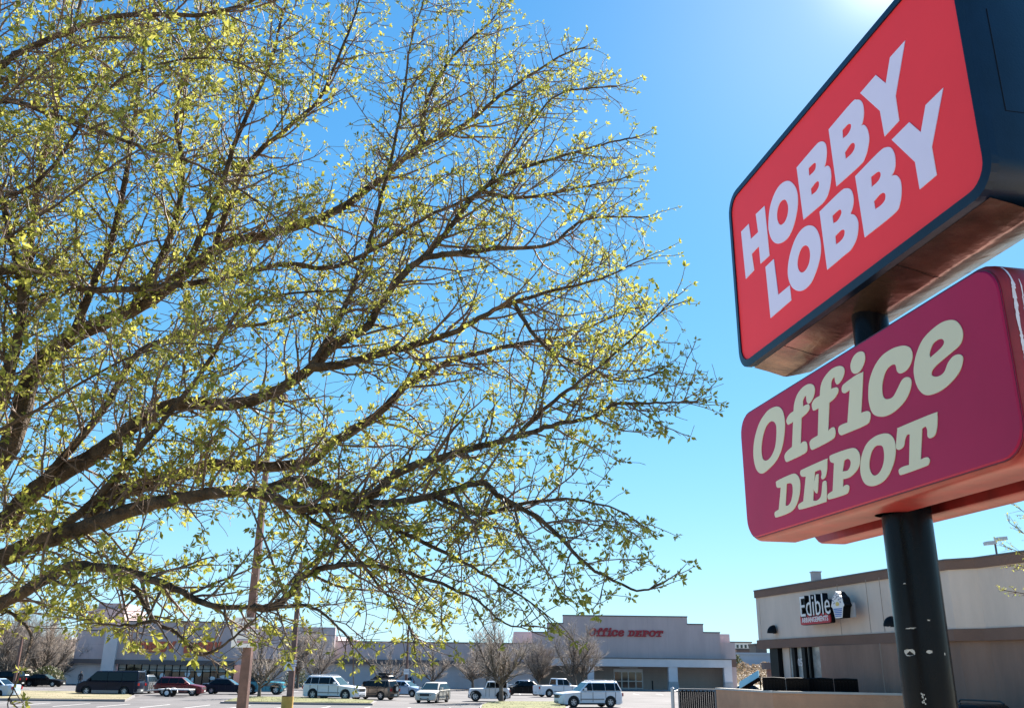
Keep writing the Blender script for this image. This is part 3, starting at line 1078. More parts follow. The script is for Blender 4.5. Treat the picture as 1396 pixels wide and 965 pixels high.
def strip(pts, d_out, d_in, z0, z1, name, m, parent=shop):
    o = offs(pts, d_out)
    i = offs(pts, d_in)
    mb = MB()
    for k in range(len(pts) - 1):
        q = [o[k], o[k + 1], i[k + 1], i[k]]
        mb.plan([tuple(v) for v in q], z0, z1)
    return part(mb, name, m, parent, eT)


def facade_hit(px, py, d=0.0):
    n3 = Vector((fnor.x, fnor.y, 0))
    p0 = Vector((fp[0].x, fp[0].y, 0)) + n3 * d
    return on_plane(px, py, p0, n3)


def along(px, py, d=0.0):
    q = facade_hit(px, py, d)
    return (q.xy - fp[0]).dot(fdir)


zb1 = facade_hit(1130, 866).z     # band top
zb0 = facade_hit(1130, 879.5).z   # band bottom
zc0 = facade_hit(1130, 801).z - .05
zc0 = ROOF - .29
strip(line, 0.0, -.35, zb1 - .02, zc0 + .02, 'wall', M['tan_stucco'])
strip(line, .07, -.45, zc0, ROOF, 'parapet_band', M['brown_stucco'])
strip(line, .09, -.47, ROOF + .002, ROOF + .05, 'coping', M['coping'])
strip(line, .10, -.40, zb0, zb1, 'lower_band', M['brown_stucco'])
s0 = along(1117, 905)
low_line = [fp[0] + fdir * s0, fp[2], fp[3], end]
strip(low_line, -.06, -.40, -.1, zb0 + .002, 'wall', M['brown_wall'])
# the hall behind: far end and roof
inn = fnor * -12
hall = [fp[0] + fdir * .02 + fnor * -.36, fp[2] + fnor * -.36, fp[3] + fnor * -.36, end + fnor * -.36, end + inn, fp[0] + inn]
part(MB().plan([tuple(v) for v in hall], zb1 + .1, ROOF - .5), 'hall_roof', M['coping'], shop, eT)
sb = (on_plane(1066, 905, Vector((fp[0].x, fp[0].y, 0)), Vector((fnor.x, fnor.y, 0))).xy - fp[0]).dot(fdir)
back = [fp[0] + fdir * sb + fnor * -.42, end + fnor * -.42, end + inn, fp[0] + fdir * sb + inn]
part(MB().plan([tuple(v) for v in back], -.1, zb1), 'hall', M['brown_wall'], shop, eT)
# far end wall of the upper storey and soffit
part(MB().plan([tuple(v) for v in (fp[0] + fnor * .0, fp[0] + fnor * -12, fp[0] + fdir * .3 + fnor * -12, fp[0] + fdir * .3)], zb0 + .01, zc0), 'end_wall', M['tan_stucco'], shop, eT)
# corner storefront: black post, pale panel, door, glass
def sbox(a, b, d0, d1, z0, z1, mb):
    q = [fp[0] + fdir * a + fnor * d0, fp[0] + fdir * b + fnor * d0, fp[0] + fdir * b + fnor * d1, fp[0] + fdir * a + fnor * d1]
    mb.plan([tuple(v) for v in q], z0, z1)
    return mb


def A(px):
    return along(px, 905, -.2)


part(sbox(A(1053.5), A(1064.5), -.1, -.45, 0, zb0 + .004, MB()), 'post', M['black'], shop, eT)
part(sbox(A(1065), A(1074), -.3, -.4, 0, zb0 + .004, MB()), 'wall_panel', M['tan_stucco'], shop, eT)
g = part(sbox(A(1074.2), A(1117), -.33, -.36, 0, zb0 + .004, MB()), 'shop_window', M['glass_blue'], shop, eT)
mb = MB()
for a, b in ((1080.5, 1084.5), (1094, 1098.5), (1103, 1105)):
    sbox(A(a), A(b), -.2, -.325, 0, zb0 + .003, mb)
sbox(A(1084.5), A(1094), -.22, -.32, 1.85, 2.05, mb)
part(mb, 'window_frame', M['black'], g, eT)
part(sbox(A(1107), A(1115), -.28, -.329, 1.3, 2.3, MB()), 'window_poster', M['poster'], shop, eT)
part(sbox(A(1068), A(1079), -.27, -.29, 1.2, 2.0, MB()), 'window_poster', M['poster'], shop, eT)
fT = frame_matrix(Vector((fp[0].x, fp[0].y, 0)), Vector((fdir.x, fdir.y, 0)), UZ, Vector((fnor.x, fnor.y, 0)))
q = facade_hit(1089, 902, -.3)
text_mesh('door_number', '105', .42, .01, M['white'], g, eT @ fT @ Matrix.Translation(((q.xy - fp[0]).dot(fdir), q.z - .15, -.31)), .01)
# stack on the roof
q = fp[0] + fdir * 3.3 + fnor * -1.3
mb = MB()
mb.box(q.x - .17, q.x + .17, q.y - .17, q.y + .17, ROOF - .6, Z_(779.5, q.y, 1063))
mb.box(q.x - .2, q.x + .2, q.y - .2, q.y + .2, Z_(779.5, q.y, 1063), Z_(779.5, q.y, 1063) + .04)
part(mb, 'chimney', M['pillar_base'], shop, eT)
# thin stucco joints
mb = MB()
for px in (1146, 1205, 1186):
    a = along(px, 850)
    sbox(a, a + .02, .004, -.01, zb1, zc0, mb)
for px in (1200,):
    a = along(px, 905)
    sbox(a, a + .02, -.05, -.08, 0, zb0, mb)
part(mb, 'stucco_joint', M['joint'], shop, eT)

# dome wall lamps
for px, py, lb in ((1056, 860, 'small black dome wall lamp at the far corner of the tan shop'), (1217, 850, 'small black dome wall lamp half behind the black sign pole')):
    q = facade_hit(px, py)
    o = thing('wall_lamp', lb, 'wall lamp', (q.x, q.y, q.z), math.atan2(fdir.y, fdir.x), 'dome lamps on the shop wall')
    mb = MB()
    vs, fs = [], []
    nu, nv = 12, 6
    for j in range(nv + 1):
        for i in range(nu + 1):
            a_, b_ = math.pi * i / nu, math.pi / 2 * j / nv
            vs.append((.20 * math.cos(a_) * math.cos(b_), -.34 * math.sin(a_) * math.cos(b_), -.08 + .34 * math.sin(b_)))
    for j in range(nv):
        for i in range(nu):
            k = j * (nu + 1) + i
            fs.append((k, k + 1, k + nu + 2, k + nu + 1))
    mb.add(vs, fs, True)
    mb.build('lamp_shade', M['black'], o)
    MB().box(-.12, .12, -.03, 0, -.1, .2).build('back_plate', M['black'], o)

# the shop's wall sign
q0 = facade_hit(1107, 838)
sg = thing('shop_sign', 'channel-letter Edible Arrangements wall sign with ice cream cup emblem', 'shop sign', (q0.x, q0.y, q0.z))
gT = Matrix.Translation((-q0.x, -q0.y, -q0.z))
sgT = gT @ fT


def SA_(px, py):
    return ((facade_hit(px, py, .25).xy - fp[0]).dot(fdir), facade_hit(px, py, .25).z)


def sign_text(txt, px, py, size, m_face, m_side, name, d0=.03, d1=.26, bold=0.0):
    x, z = SA_(px, py)
    text_mesh(name, txt, size, d1 - d0, m_side, sg, sgT @ Matrix.Translation((x, z, (d0 + d1) / 2)), bold, 'LEFT')
    text_mesh(name + '_face', txt, size, .012, m_face, sg, sgT @ Matrix.Translation((x, z, d1 + .01)), bold - .012, 'LEFT')


x0, z0 = SA_(1092.5, 840.5)
x1, z1 = SA_(1133, 838)
for name, dep, zz, m_, bo in (('letters', .22, .14, M['black'], .03), ('letter_faces', .012, .262, M['white'], -.004)):
    o = text_mesh(name, 'Edible', 1.0, dep, m_, sg, Matrix(), bo, 'LEFT')
    vs = o.data.vertices
    ax, bx = min(v.co.x for v in vs), max(v.co.x for v in vs)
    s_ = (x1 - x0) / (bx - ax)
    o.data.transform(sgT @ Matrix.Translation((x0, z0, zz)) @ Matrix.Diagonal((s_, s_ * 1.12, 1, 1)) @ Matrix.Translation((-ax, 0, 0)))
# small leaf-like dots by the first and last letters
mb = MB()
for px, py in ((1091.5, 822.5), (1096, 821.5), (1135.5, 822), (1138, 826)):
    x, z = SA_(px, py)
    mb.prism([(x + .09 * math.cos(k * math.pi / 4), z + .12 * math.sin(k * math.pi / 4)) for k in range(8)], -.25, -.03, frame_matrix(Vector((0, 0, 0)), Vector((1, 0, 0)), Vector((0, 0, -1)), Vector((0, 1, 0))))
o = mb.build('leaf_accent', M['black'], sg, fix=True)
o.data.transform(sgT)
xa, za = SA_(1091.5, 851)
xb, zb = SA_(1131, 840.5)
za2 = SA_(1111, 849.5)[1]
pn = rrect(xa, xb, za2 - .01, za2 + .36, .07)
outline_mesh('name_panel', [pn], .2, M['red_ink'], sg, sgT @ Matrix.Translation((0, 0, .14)))
outline_mesh('panel_return', [rrect(xa + .02, xb + .02, za2 - .02, za2 + .35, .07)], .16, M['black'], sg, sgT @ Matrix.Translation((0, 0, .115)))
o = text_mesh('panel_text', 'ARRANGEMENTS', .2, .01, M['white'], sg, Matrix(), .004, 'LEFT')
vs = o.data.vertices
ax, bx = min(v.co.x for v in vs), max(v.co.x for v in vs)
s_ = (xb - xa - .25) / (bx - ax)
o.data.transform(sgT @ Matrix.Translation((xa + .12, za2 + .07, .247)) @ Matrix.Diagonal((s_, 1.35, 1, 1)) @ Matrix.Translation((-ax, 0, 0)))
# ice cream cup emblem
ex, ez0 = SA_(1146.5, 842)
_, ez1 = SA_(1146.5, 805)
H_ = ez1 - ez0
Wd = abs(SA_(1157.5, 830)[0] - SA_(1135.5, 830)[0]) / .60      # true width of the emblem


def em(pts):
    return [(ex + u * Wd, ez0 + v * H_) for u, v in pts]


full = smooth_poly([(ex + u * Wd, ez0 + v * H_, *k) for u, v, *k in [(-.13, 0, 1), (.13, 0, 1), (.19, .36), (.24, .45), (.21, .56), (.20, .66), (.17, .76), (.10, .84), (.05, .93), (-.02, 1.0), (-.05, .92), (-.10, .86), (-.17, .78), (-.19, .66), (-.22, .55), (-.24, .45), (-.19, .36)]])
outline_mesh('emblem_return', [full], .30, M['black'], sg, sgT @ Matrix.Translation((0, 0, .17)))
outline_mesh('emblem_face', [full], .014, M['white'], sg, sgT @ Matrix.Translation((0, 0, .33)))
stripes = []
for k in range(5):
    v0 = .05 + k * .066
    wv = .105 + .012 * k
    stripes.append(em([(-wv, v0 + .012), (wv, v0 - .002), (wv + .006, v0 + .034), (-wv - .006, v0 + .048)]))
outline_mesh('cup_stripes', stripes, .012, M['blue_ink'], sg, sgT @ Matrix.Translation((0, 0, .344)))
sp_ = []
rr = random.Random(8)
for u, v in ((-.13, .78), (-.04, .86), (.05, .80), (-.15, .66), (-.06, .72), (.13, .70), (.02, .90), (-.12, .56), (.12, .58), (.06, .68), (-.01, .78)):
    a = rr.random() * 3.1
    dx, dy = .035 * math.cos(a), .035 * math.sin(a)
    sp_.append(em([(u - dx - dy * .4, v - dy + dx * .4), (u + dx - dy * .4, v + dy + dx * .4), (u + dx + dy * .4, v + dy - dx * .4), (u - dx + dy * .4, v - dy - dx * .4)]))
outline_mesh('sprinkles', sp_, .012, M['ink'], sg, sgT @ Matrix.Translation((0, 0, .344)))
outline_mesh('fruit', [smooth_poly([(ex + u * Wd, ez0 + v * H_) for u, v in [(-.05, .46), (.03, .45), (.07, .52), (.02, .60), (-.05, .57)]])], .012, M['gold'], sg, sgT @ Matrix.Translation((0, 0, .345)))
# raceway behind the emblem
xr0, zr0 = SA_(1134, 842)
mb = MB()
mb.box(xr0, ex + .34 * Wd, zr0 - .02, zr0 + .5, .004, .02)
o = mb.build('backing_plate', M['pillar_base'], sg)
o.data.transform(sgT)

# ------------------------------------------------------------------ enclosure, bins, gate
ew = [at_z(976, 938, 1.9).xy, at_z(1053, 942.5, 1.9).xy, at_z(1236, 946, 1.9).xy]
ew.append(ew[2] + Vector((1.2, -.25)))
en = thing('enclosure_wall', 'low brown stucco bin enclosure wall with pale cap', 'wall', (ew[0].x, ew[0].y, 0))
nT = Matrix.Translation((-ew[0].x, -ew[0].y, 0))


def wall_run(pts, th, z0, z1, name, m):
    mb = MB()
    for a, b in zip(pts, pts[1:]):
        d = (b - a).normalized()
        n_ = Vector((-d.y, d.x)) * th
        ex_ = d * .0
        mb.plan([tuple(a), tuple(b + ex_), tuple(b + n_ + ex_), tuple(a + n_)], z0, z1)
    return part(mb, name, m, en, nT)


wall_run(ew, .2, 0, 1.86, 'wall', M['encl'])
o = [ew[0] + Vector((-.03, .0)), ew[1] + Vector((-.03, -.03)), ew[2] + Vector((0, -.03)), ew[3] + Vector((.1, -.03))]
wall_run(o, .27, 1.862, 1.93, 'wall_cap', M['cap'])

bd = (ew[2] - ew[1]).normalized()


def dumpster(a0, wd, lab, lid):
    o = thing('dumpster', lab, 'dumpster', (a0.x, a0.y, 0), math.atan2(bd.y, bd.x), 'dumpsters behind the brown wall')
    mb = MB()
    mb.prism([(0, .15), (wd, .15), (wd + .0, 1.75), (0, 1.75)], 0, 1.5)
    mb.build('body', M['bin_green'], o)
    mb = MB()
    for k in range(5):
        mb.box(.1 + k * (wd - .2) / 4 - .04, .1 + k * (wd - .2) / 4 + .04, -.06, 0, .3, 1.7)
    mb.build('rib', M['bin_green'], o)
    mb = MB()
    if lid == 'up':     # lids thrown open and standing against the wall side
        hw = wd / 2
        rr = random.Random(wd)
        for k in range(2):
            T = Matrix.Translation((k * hw, -.02, 1.74)) @ Matrix.Rotation(R(7 + 4 * k), 4, 'X')
            mb.box(.01, hw - .01, -.05, 0, 0, .58 + .03 * rr.random(), T)
            for j in range(7):
                x = .06 + j * (hw - .12) / 6
                mb.box(x - .035, x + .035, -.085, -.05, .02, .54, T)
            mb.tube([T @ Vector((.02, -.03, .60)), T @ Vector((hw * .5, -.03, .615)), T @ Vector((hw - .02, -.03, .595))], .035, 6)
        mb.build('lid', M['bin'], o)
    else:               # one lid propped at a slant
        T = Matrix.Translation((wd, .0, 2.30)) @ Matrix.Rotation(R(-30), 4, 'Y') @ Matrix.Rotation(R(14), 4, 'X')
        mb.box(-.95, 0, .0, 1.4, -.03, .03, T)
        mb.build('lid', M['bin_lid'], o)
        mb = MB()
        mb.box(-1.0, .02, -.07, -.002, -.09, .05, T)
        mb.build('lid_edge', M['bin'], o)
        MB().cyl((wd - .03, .6, 1.7), (wd - .03, .6, 2.4), .03, 6).build('prop', M['bin'], o)
    return o


n_ = Vector((-bd.y, bd.x)) * 1.0
p0 = at_z(1050, 944, 1.74).xy + n_ * 1.0
base = Vector((p0.x, ew[1].y + 1.0))
f1 = at_y(1043, 935, base.y - .3)
f2 = at_y(1178, 935, base.y - .8)
wd = (f2.x - f1.x) / 2
dumpster(Vector((f1.x, base.y)), wd - .03, 'black ribbed bin lids standing open, left one of the pair with upright lids', 'up')
dumpster(Vector((f1.x + wd, base.y - .1)), wd - .03, 'black ribbed bin lids standing open, right one of the pair nearest the sign pole', 'up')
dumpster(Vector((8.95, 40.6)), 1.5, 'bin with one glossy lid propped at a slant left of the upright black lids', 'slant')

# black slatted gate
M['soft_red'] = mat('faded_sign_red', (0.42, 0.22, 0.24), 0.7)
M['gate_steel'] = mat('dull_steel', (0.16, 0.16, 0.16), 0.6)
ga = at_z(926, 938.5, 1.9)
gb = at_z(974, 939.5, 1.9)
L_ = (gb - ga).length
gt = thing('slatted_gate', 'black vertical slat gate between grey post and brown enclosure wall', 'gate', (ga.x, ga.y, 0), math.atan2(gb.y - ga.y, gb.x - ga.x))
mb = MB()
for k in range(17):
    x = .04 + k * (L_ - .08) / 16
    mb.box(x - (L_ - .08) / 16 * .42, x + (L_ - .08) / 16 * .42, -.012, .012, .1, 1.84 + .02 * (k % 2))
mb.build('slat_panel', M['black'], gt)
mb = MB()
for z in (.1, 1.0, 1.9):
    mb.cyl((-.03, 0, z), (L_ + .03, 0, z), .025, 8)
mb.cyl((-.03, 0, .05), (-.03, 0, 1.9), .03, 8)
mb.cyl((L_ + .03, 0, .05), (L_ + .03, 0, 1.9), .03, 8)
mb.build('gate_frame', M['gate_steel'], gt)
gp = at_z(916.5, 938, 1.95)
pp = thing('gate_post', 'pale grey steel post standing left of the black slat gate', 'post', (gp.x, gp.y, 0))
MB().cyl((0, 0, 0), (0, 0, 1.95), .06, 12).build('shaft', M['alu'], pp)
MB().cyl((0, 0, 1.951), (0, 0, 2.0), .075, 12, .03).build('cap', M['alu'], pp)
mb = MB()
mb.cyl((0.06, 0, 1.85), (ga.x - gp.x - .06, ga.y - gp.y, 1.85), .025, 8)
mb.build('rail', M['alu'], pp)

# ------------------------------------------------------------------ posts with notices, lot lights
def notice(parent, w_, h_, z, y, lines, m=None):
    MB().box(-w_ / 2, w_ / 2, y - .02, y, z, z + h_).build('notice', m or M['white'], parent)
    nn = parent.children[-1]
    zz = z + h_
    for txt, sz, mm, hh in lines:
        zz -= hh
        if txt is None:
            MB().box(-w_ / 2 + .03, w_ / 2 - .03, y - .026, y - .021, zz, zz + hh * .8).build('notice_stripe', mm, nn)
        else:
            T = frame_matrix(Vector((0, y - .024, zz)), Vector((1, 0, 0)), UZ, Vector((0, -1, 0)))
            o = text_mesh('notice_text', txt, sz, .003, mm, nn, T, .003)
            wv = max(v.co.x for v in o.data.vertices) - min(v.co.x for v in o.data.vertices)
            if wv > w_ * .92:
                o.data.transform(Matrix.Diagonal((w_ * .92 / wv, 1, 1, 1)))
    return nn


def light_pole(px, Y, h, label, base=None, sgn=None, r0=.17, r1=.10, group='brown lot light poles', heads=True):
    p = at_y(px, 930, Y)
    o = thing('light_pole', label, 'light pole', (p.x, Y, 0), 0, group)
    mb = MB()
    zb = .9 if base else 0.0
    a = .785
    vs = []
    for z, r_ in ((zb, r0), (h, r1)):
        vs += [(r_ * sx, r_ * sy, z) for sx, sy in ((-1, -1), (1, -1), (1, 1), (-1, 1))]
    mb.add(vs, [(0, 1, 5, 4), (1, 2, 6, 5), (2, 3, 7, 6), (3, 0, 4, 7), (4, 5, 6, 7), (3, 2, 1, 0)])
    mb.build('pole', M['rust'], o)
    MB().box(-r0 * 1.6, r0 * 1.6, -r0 * 1.6, r0 * 1.6, zb + .001, zb + .05).build('base_plate', M['rust'], o)
    if base:
        mb = MB()
        mb.cyl((0, 0, 0), (0, 0, .9), .34, 20)
        mb.build('concrete_base', M['yellow'], o)
    if heads:
        for s in (-1, 1):
            MB().box(s * .38 - .19, s * .38 + .19, -.18, .18, h - .10, h + .06).build('lamp_head', M['rust'], o)
        MB().box(-.18, .18, -.04, .04, h - .05, h + .03).build('arm', M['rust'], o)
    return o


lp1 = light_pole(327.5, 29, 10.9, 'tall brown light pole with big white tow notice, nearest of the brown poles', r0=.155, r1=.055)
q = at_y(336, 882, 28.7)
nb = notice(lp1, .66, .86, q.z, -.2, [(None, 0, M['white'], .03), (None, 0, M['ink'], .06), (None, 0, M['white'], .07), (None, 0, M['ink'], .05), (None, 0, M['white'], .06), (None, 0, M['soft_red'], .05), (None, 0, M['white'], .04), (None, 0, M['ink'], .05), (None, 0, M['white'], .05), (None, 0, M['ink'], .05), (None, 0, M['white'], .10), (None, 0, M['ink'], .05), (None, 0, M['soft_red'], .07)])
nb.location.x = at_y(336, 882, 28.8).x - lp1.location.x
lp2 = light_pole(394, 57, 8.5, 'brown light pole on a round yellow concrete base', base=True, r0=.17, r1=.10)
q = at_y(396, 913.5, 56.7)
notice(lp2, .62, .60, q.z, -.19, [(None, 0, M['white'], .10), (None, 0, M['soft_red'], .04), (None, 0, M['white'], .10), (None, 0, M['ink'], .05), (None, 0, M['white'], .05), (None, 0, M['ink'], .05)])
lp2.children[-1].location.x = .12
lp3 = light_pole(553.5, 114, 8.2, 'thin brown light pole behind the pale blue hatchback', r0=.16, r1=.10)
notice(lp3, .62, .60, 1.9, -.19, [(None, 0, M['white'], .10), (None, 0, M['soft_red'], .04), (None, 0, M['white'], .10), (None, 0, M['ink'], .05), (None, 0, M['white'], .05), (None, 0, M['ink'], .05)])
lp4 = light_pole(19.5, 100, 5.2, 'short reddish pole among bare trees at the far left', r0=.13, r1=.10, heads=False)
q = at_y(1359, 756, 68)
o = thing('light_pole', 'twin-head grey lot light rising behind the tan shop roof', 'light pole', (q.x, 68, 0))
ht = Z_(737, 68, 1357)
MB().cyl((0, 0, 0), (0, 0, ht), .10, 10, .07).build('pole', M['coping'], o)
for s, dz, dy in ((-1, -.16, 0), (1, .12, -.2)):
    T = Matrix.Translation((s * .36, dy, ht + dz)) @ Matrix.Rotation(R(-6), 4, 'Y')
    MB().box(-.36, .36, -.3, .3, -.12, .12, T).build('lamp_head', M['alu'], o)

# ------------------------------------------------------------------ far right background
def far_block(name, label, px0, px1, py0, py1, Y, m, dep, cat='building', windows=None, roof=None):
    a, b = at_y(px0, py1, Y), at_y(px1, py1, Y)
    zt = at_y((px0 + px1) / 2, py0, Y).z
    o = thing(name, label, cat, (a.x, Y, 0))
    W_ = b.x - a.x
    MB().box(0, W_, 0, dep, -2, zt).build('wall', m, o)
    MB().box(-.3, W_ + .3, -.3, dep + .3, zt + .003, zt + .5).build('roof', roof or M['far_roof'], o)
    if windows:
        nx, nz, z0 = windows
        for i in range(nx):
            for j in range(nz):
                x = W_ * (i + .5) / nx
                z = z0 + (zt - z0) * (j + .45) / nz
                MB().box(x - W_ / nx * .27, x + W_ / nx * .27, -.12, -.004, z - (zt - z0) / nz * .25, z + (zt - z0) / nz * .25).build('window', M['glass'], o)
    return o


far_block('apartment_building', 'distant white apartment block with rows of windows above the grey store edge', 960, 1026, 875.5, 900, 420, M['far_white'], 18, windows=(12, 2, 9.5))
far_block('house', 'low brown roofed building far behind, under the white apartments', 1005, 1030, 885.5, 896, 330, M['far_brown'], 10, 'house')
far_block('house', 'dark square house far off beside the tan shop corner', 1031, 1046, 879, 893, 300, M['far_roof'], 8, 'house')
far_block('retaining_wall', 'long bluish far wall across the hillside left of the tan shop', 1003, 1085, 892, 901, 260, M['far_blue'], 2, 'wall', roof=M['far_blue'])
far_block('house', 'pale hillside house with white roof at the far left behind bare trees', 78, 96, 871, 878, 230, M['far_brown'], 8, 'house', roof=M['white'])
far_block('brick_wall', 'small low red brick wall seen under the tan shop corner', 1047, 1058, 912, 922, 75, mat('far_brick', (0.30, 0.15, 0.12), .9, .2, 3), .3, 'wall', roof=M['far_brown'])
# ------------------------------------------------------------------ vehicles
P_ = {
    'white': paint('white_car_paint', (0.72, 0.72, 0.73)), 'cream': paint('cream_car_paint', (0.55, 0.51, 0.43)),
    'navy': paint('dark_navy_paint', (0.012, 0.016, 0.030)), 'black': paint('black_car_paint', (0.008, 0.008, 0.009)),
    'maroon': paint('dark_red_paint', (0.13, 0.010, 0.018)), 'teal': paint('teal_paint', (0.03, 0.24, 0.30)),
    'tan': paint('tan_bronze_paint', (0.16, 0.12, 0.09), .3), 'ice': paint('pale_blue_paint', (0.38, 0.47, 0.58), .2),
    'silver': paint('silver_paint', (0.38, 0.39, 0.41), .5), 'grey': paint('grey_paint', (0.16, 0.17, 0.18), .3),
}

SPEC = dict(
    suv=dict(L=4.75, W=1.88, H=1.74, hood=1.06, hoodf=.96, belt=1.10, deck=1.12, wb=2.78, r=.37, gbf=1.0, grf=.22, grr=-1.96, gbr=-2.28, pill=(.0, -.98, -1.72), rack=True),
    bigsuv=dict(L=5.15, W=2.0, H=1.88, hood=1.16, hoodf=1.03, belt=1.22, deck=1.2, wb=3.05, r=.42, gbf=.98, grf=.12, grr=-2.08, gbr=-2.46, pill=(0, -1.02, -1.75), rack=True),
    sedan=dict(L=4.75, W=1.82, H=1.44, hood=.90, hoodf=.76, belt=.93, deck=1.0, wb=2.75, r=.33, gbf=1.0, grf=.15, grr=-1.05, gbr=-1.78, pill=(0, -.62), rack=False),
    hatch=dict(L=4.35, W=1.78, H=1.52, hood=.98, hoodf=.84, belt=1.0, deck=1.02, wb=2.6, r=.33, gbf=1.08, grf=.30, grr=-1.75, gbr=-2.05, pill=(0, -.85, -1.5), rack=False),
    cross=dict(L=4.6, W=1.85, H=1.66, hood=1.02, hoodf=.88, belt=1.06, deck=1.08, wb=2.7, r=.36, gbf=1.12, grf=.25, grr=-1.75, gbr=-2.15, pill=(0, -.9, -1.6), rack=False),
    van=dict(L=5.45, W=2.02, H=2.06, hood=1.22, hoodf=1.06, belt=1.22, deck=1.25, wb=3.25, r=.38, gbf=1.92, grf=1.02, grr=-2.58, gbr=-2.68, pill=(.0, -1.25), rack=False),
    pickup=dict(L=5.6, W=1.98, H=1.88, hood=1.18, hoodf=1.08, belt=1.18, deck=1.18, wb=3.5, r=.40, gbf=1.1, grf=.45, grr=-.72, gbr=-.82, pill=(.0,), rack=False),
    jeep=dict(L=3.9, W=1.76, H=1.80, hood=1.16, hoodf=1.12, belt=1.17, deck=1.17, wb=2.42, r=.42, gbf=.42, grf=.22, grr=-1.68, gbr=-1.74, pill=(.0, -.55), rack=False),
)


def soften(o, deg):
    o.data.polygons.foreach_set('use_smooth', [True] * len(o.data.polygons))
    o.data.set_sharp_from_angle(angle=R(deg))
    return o


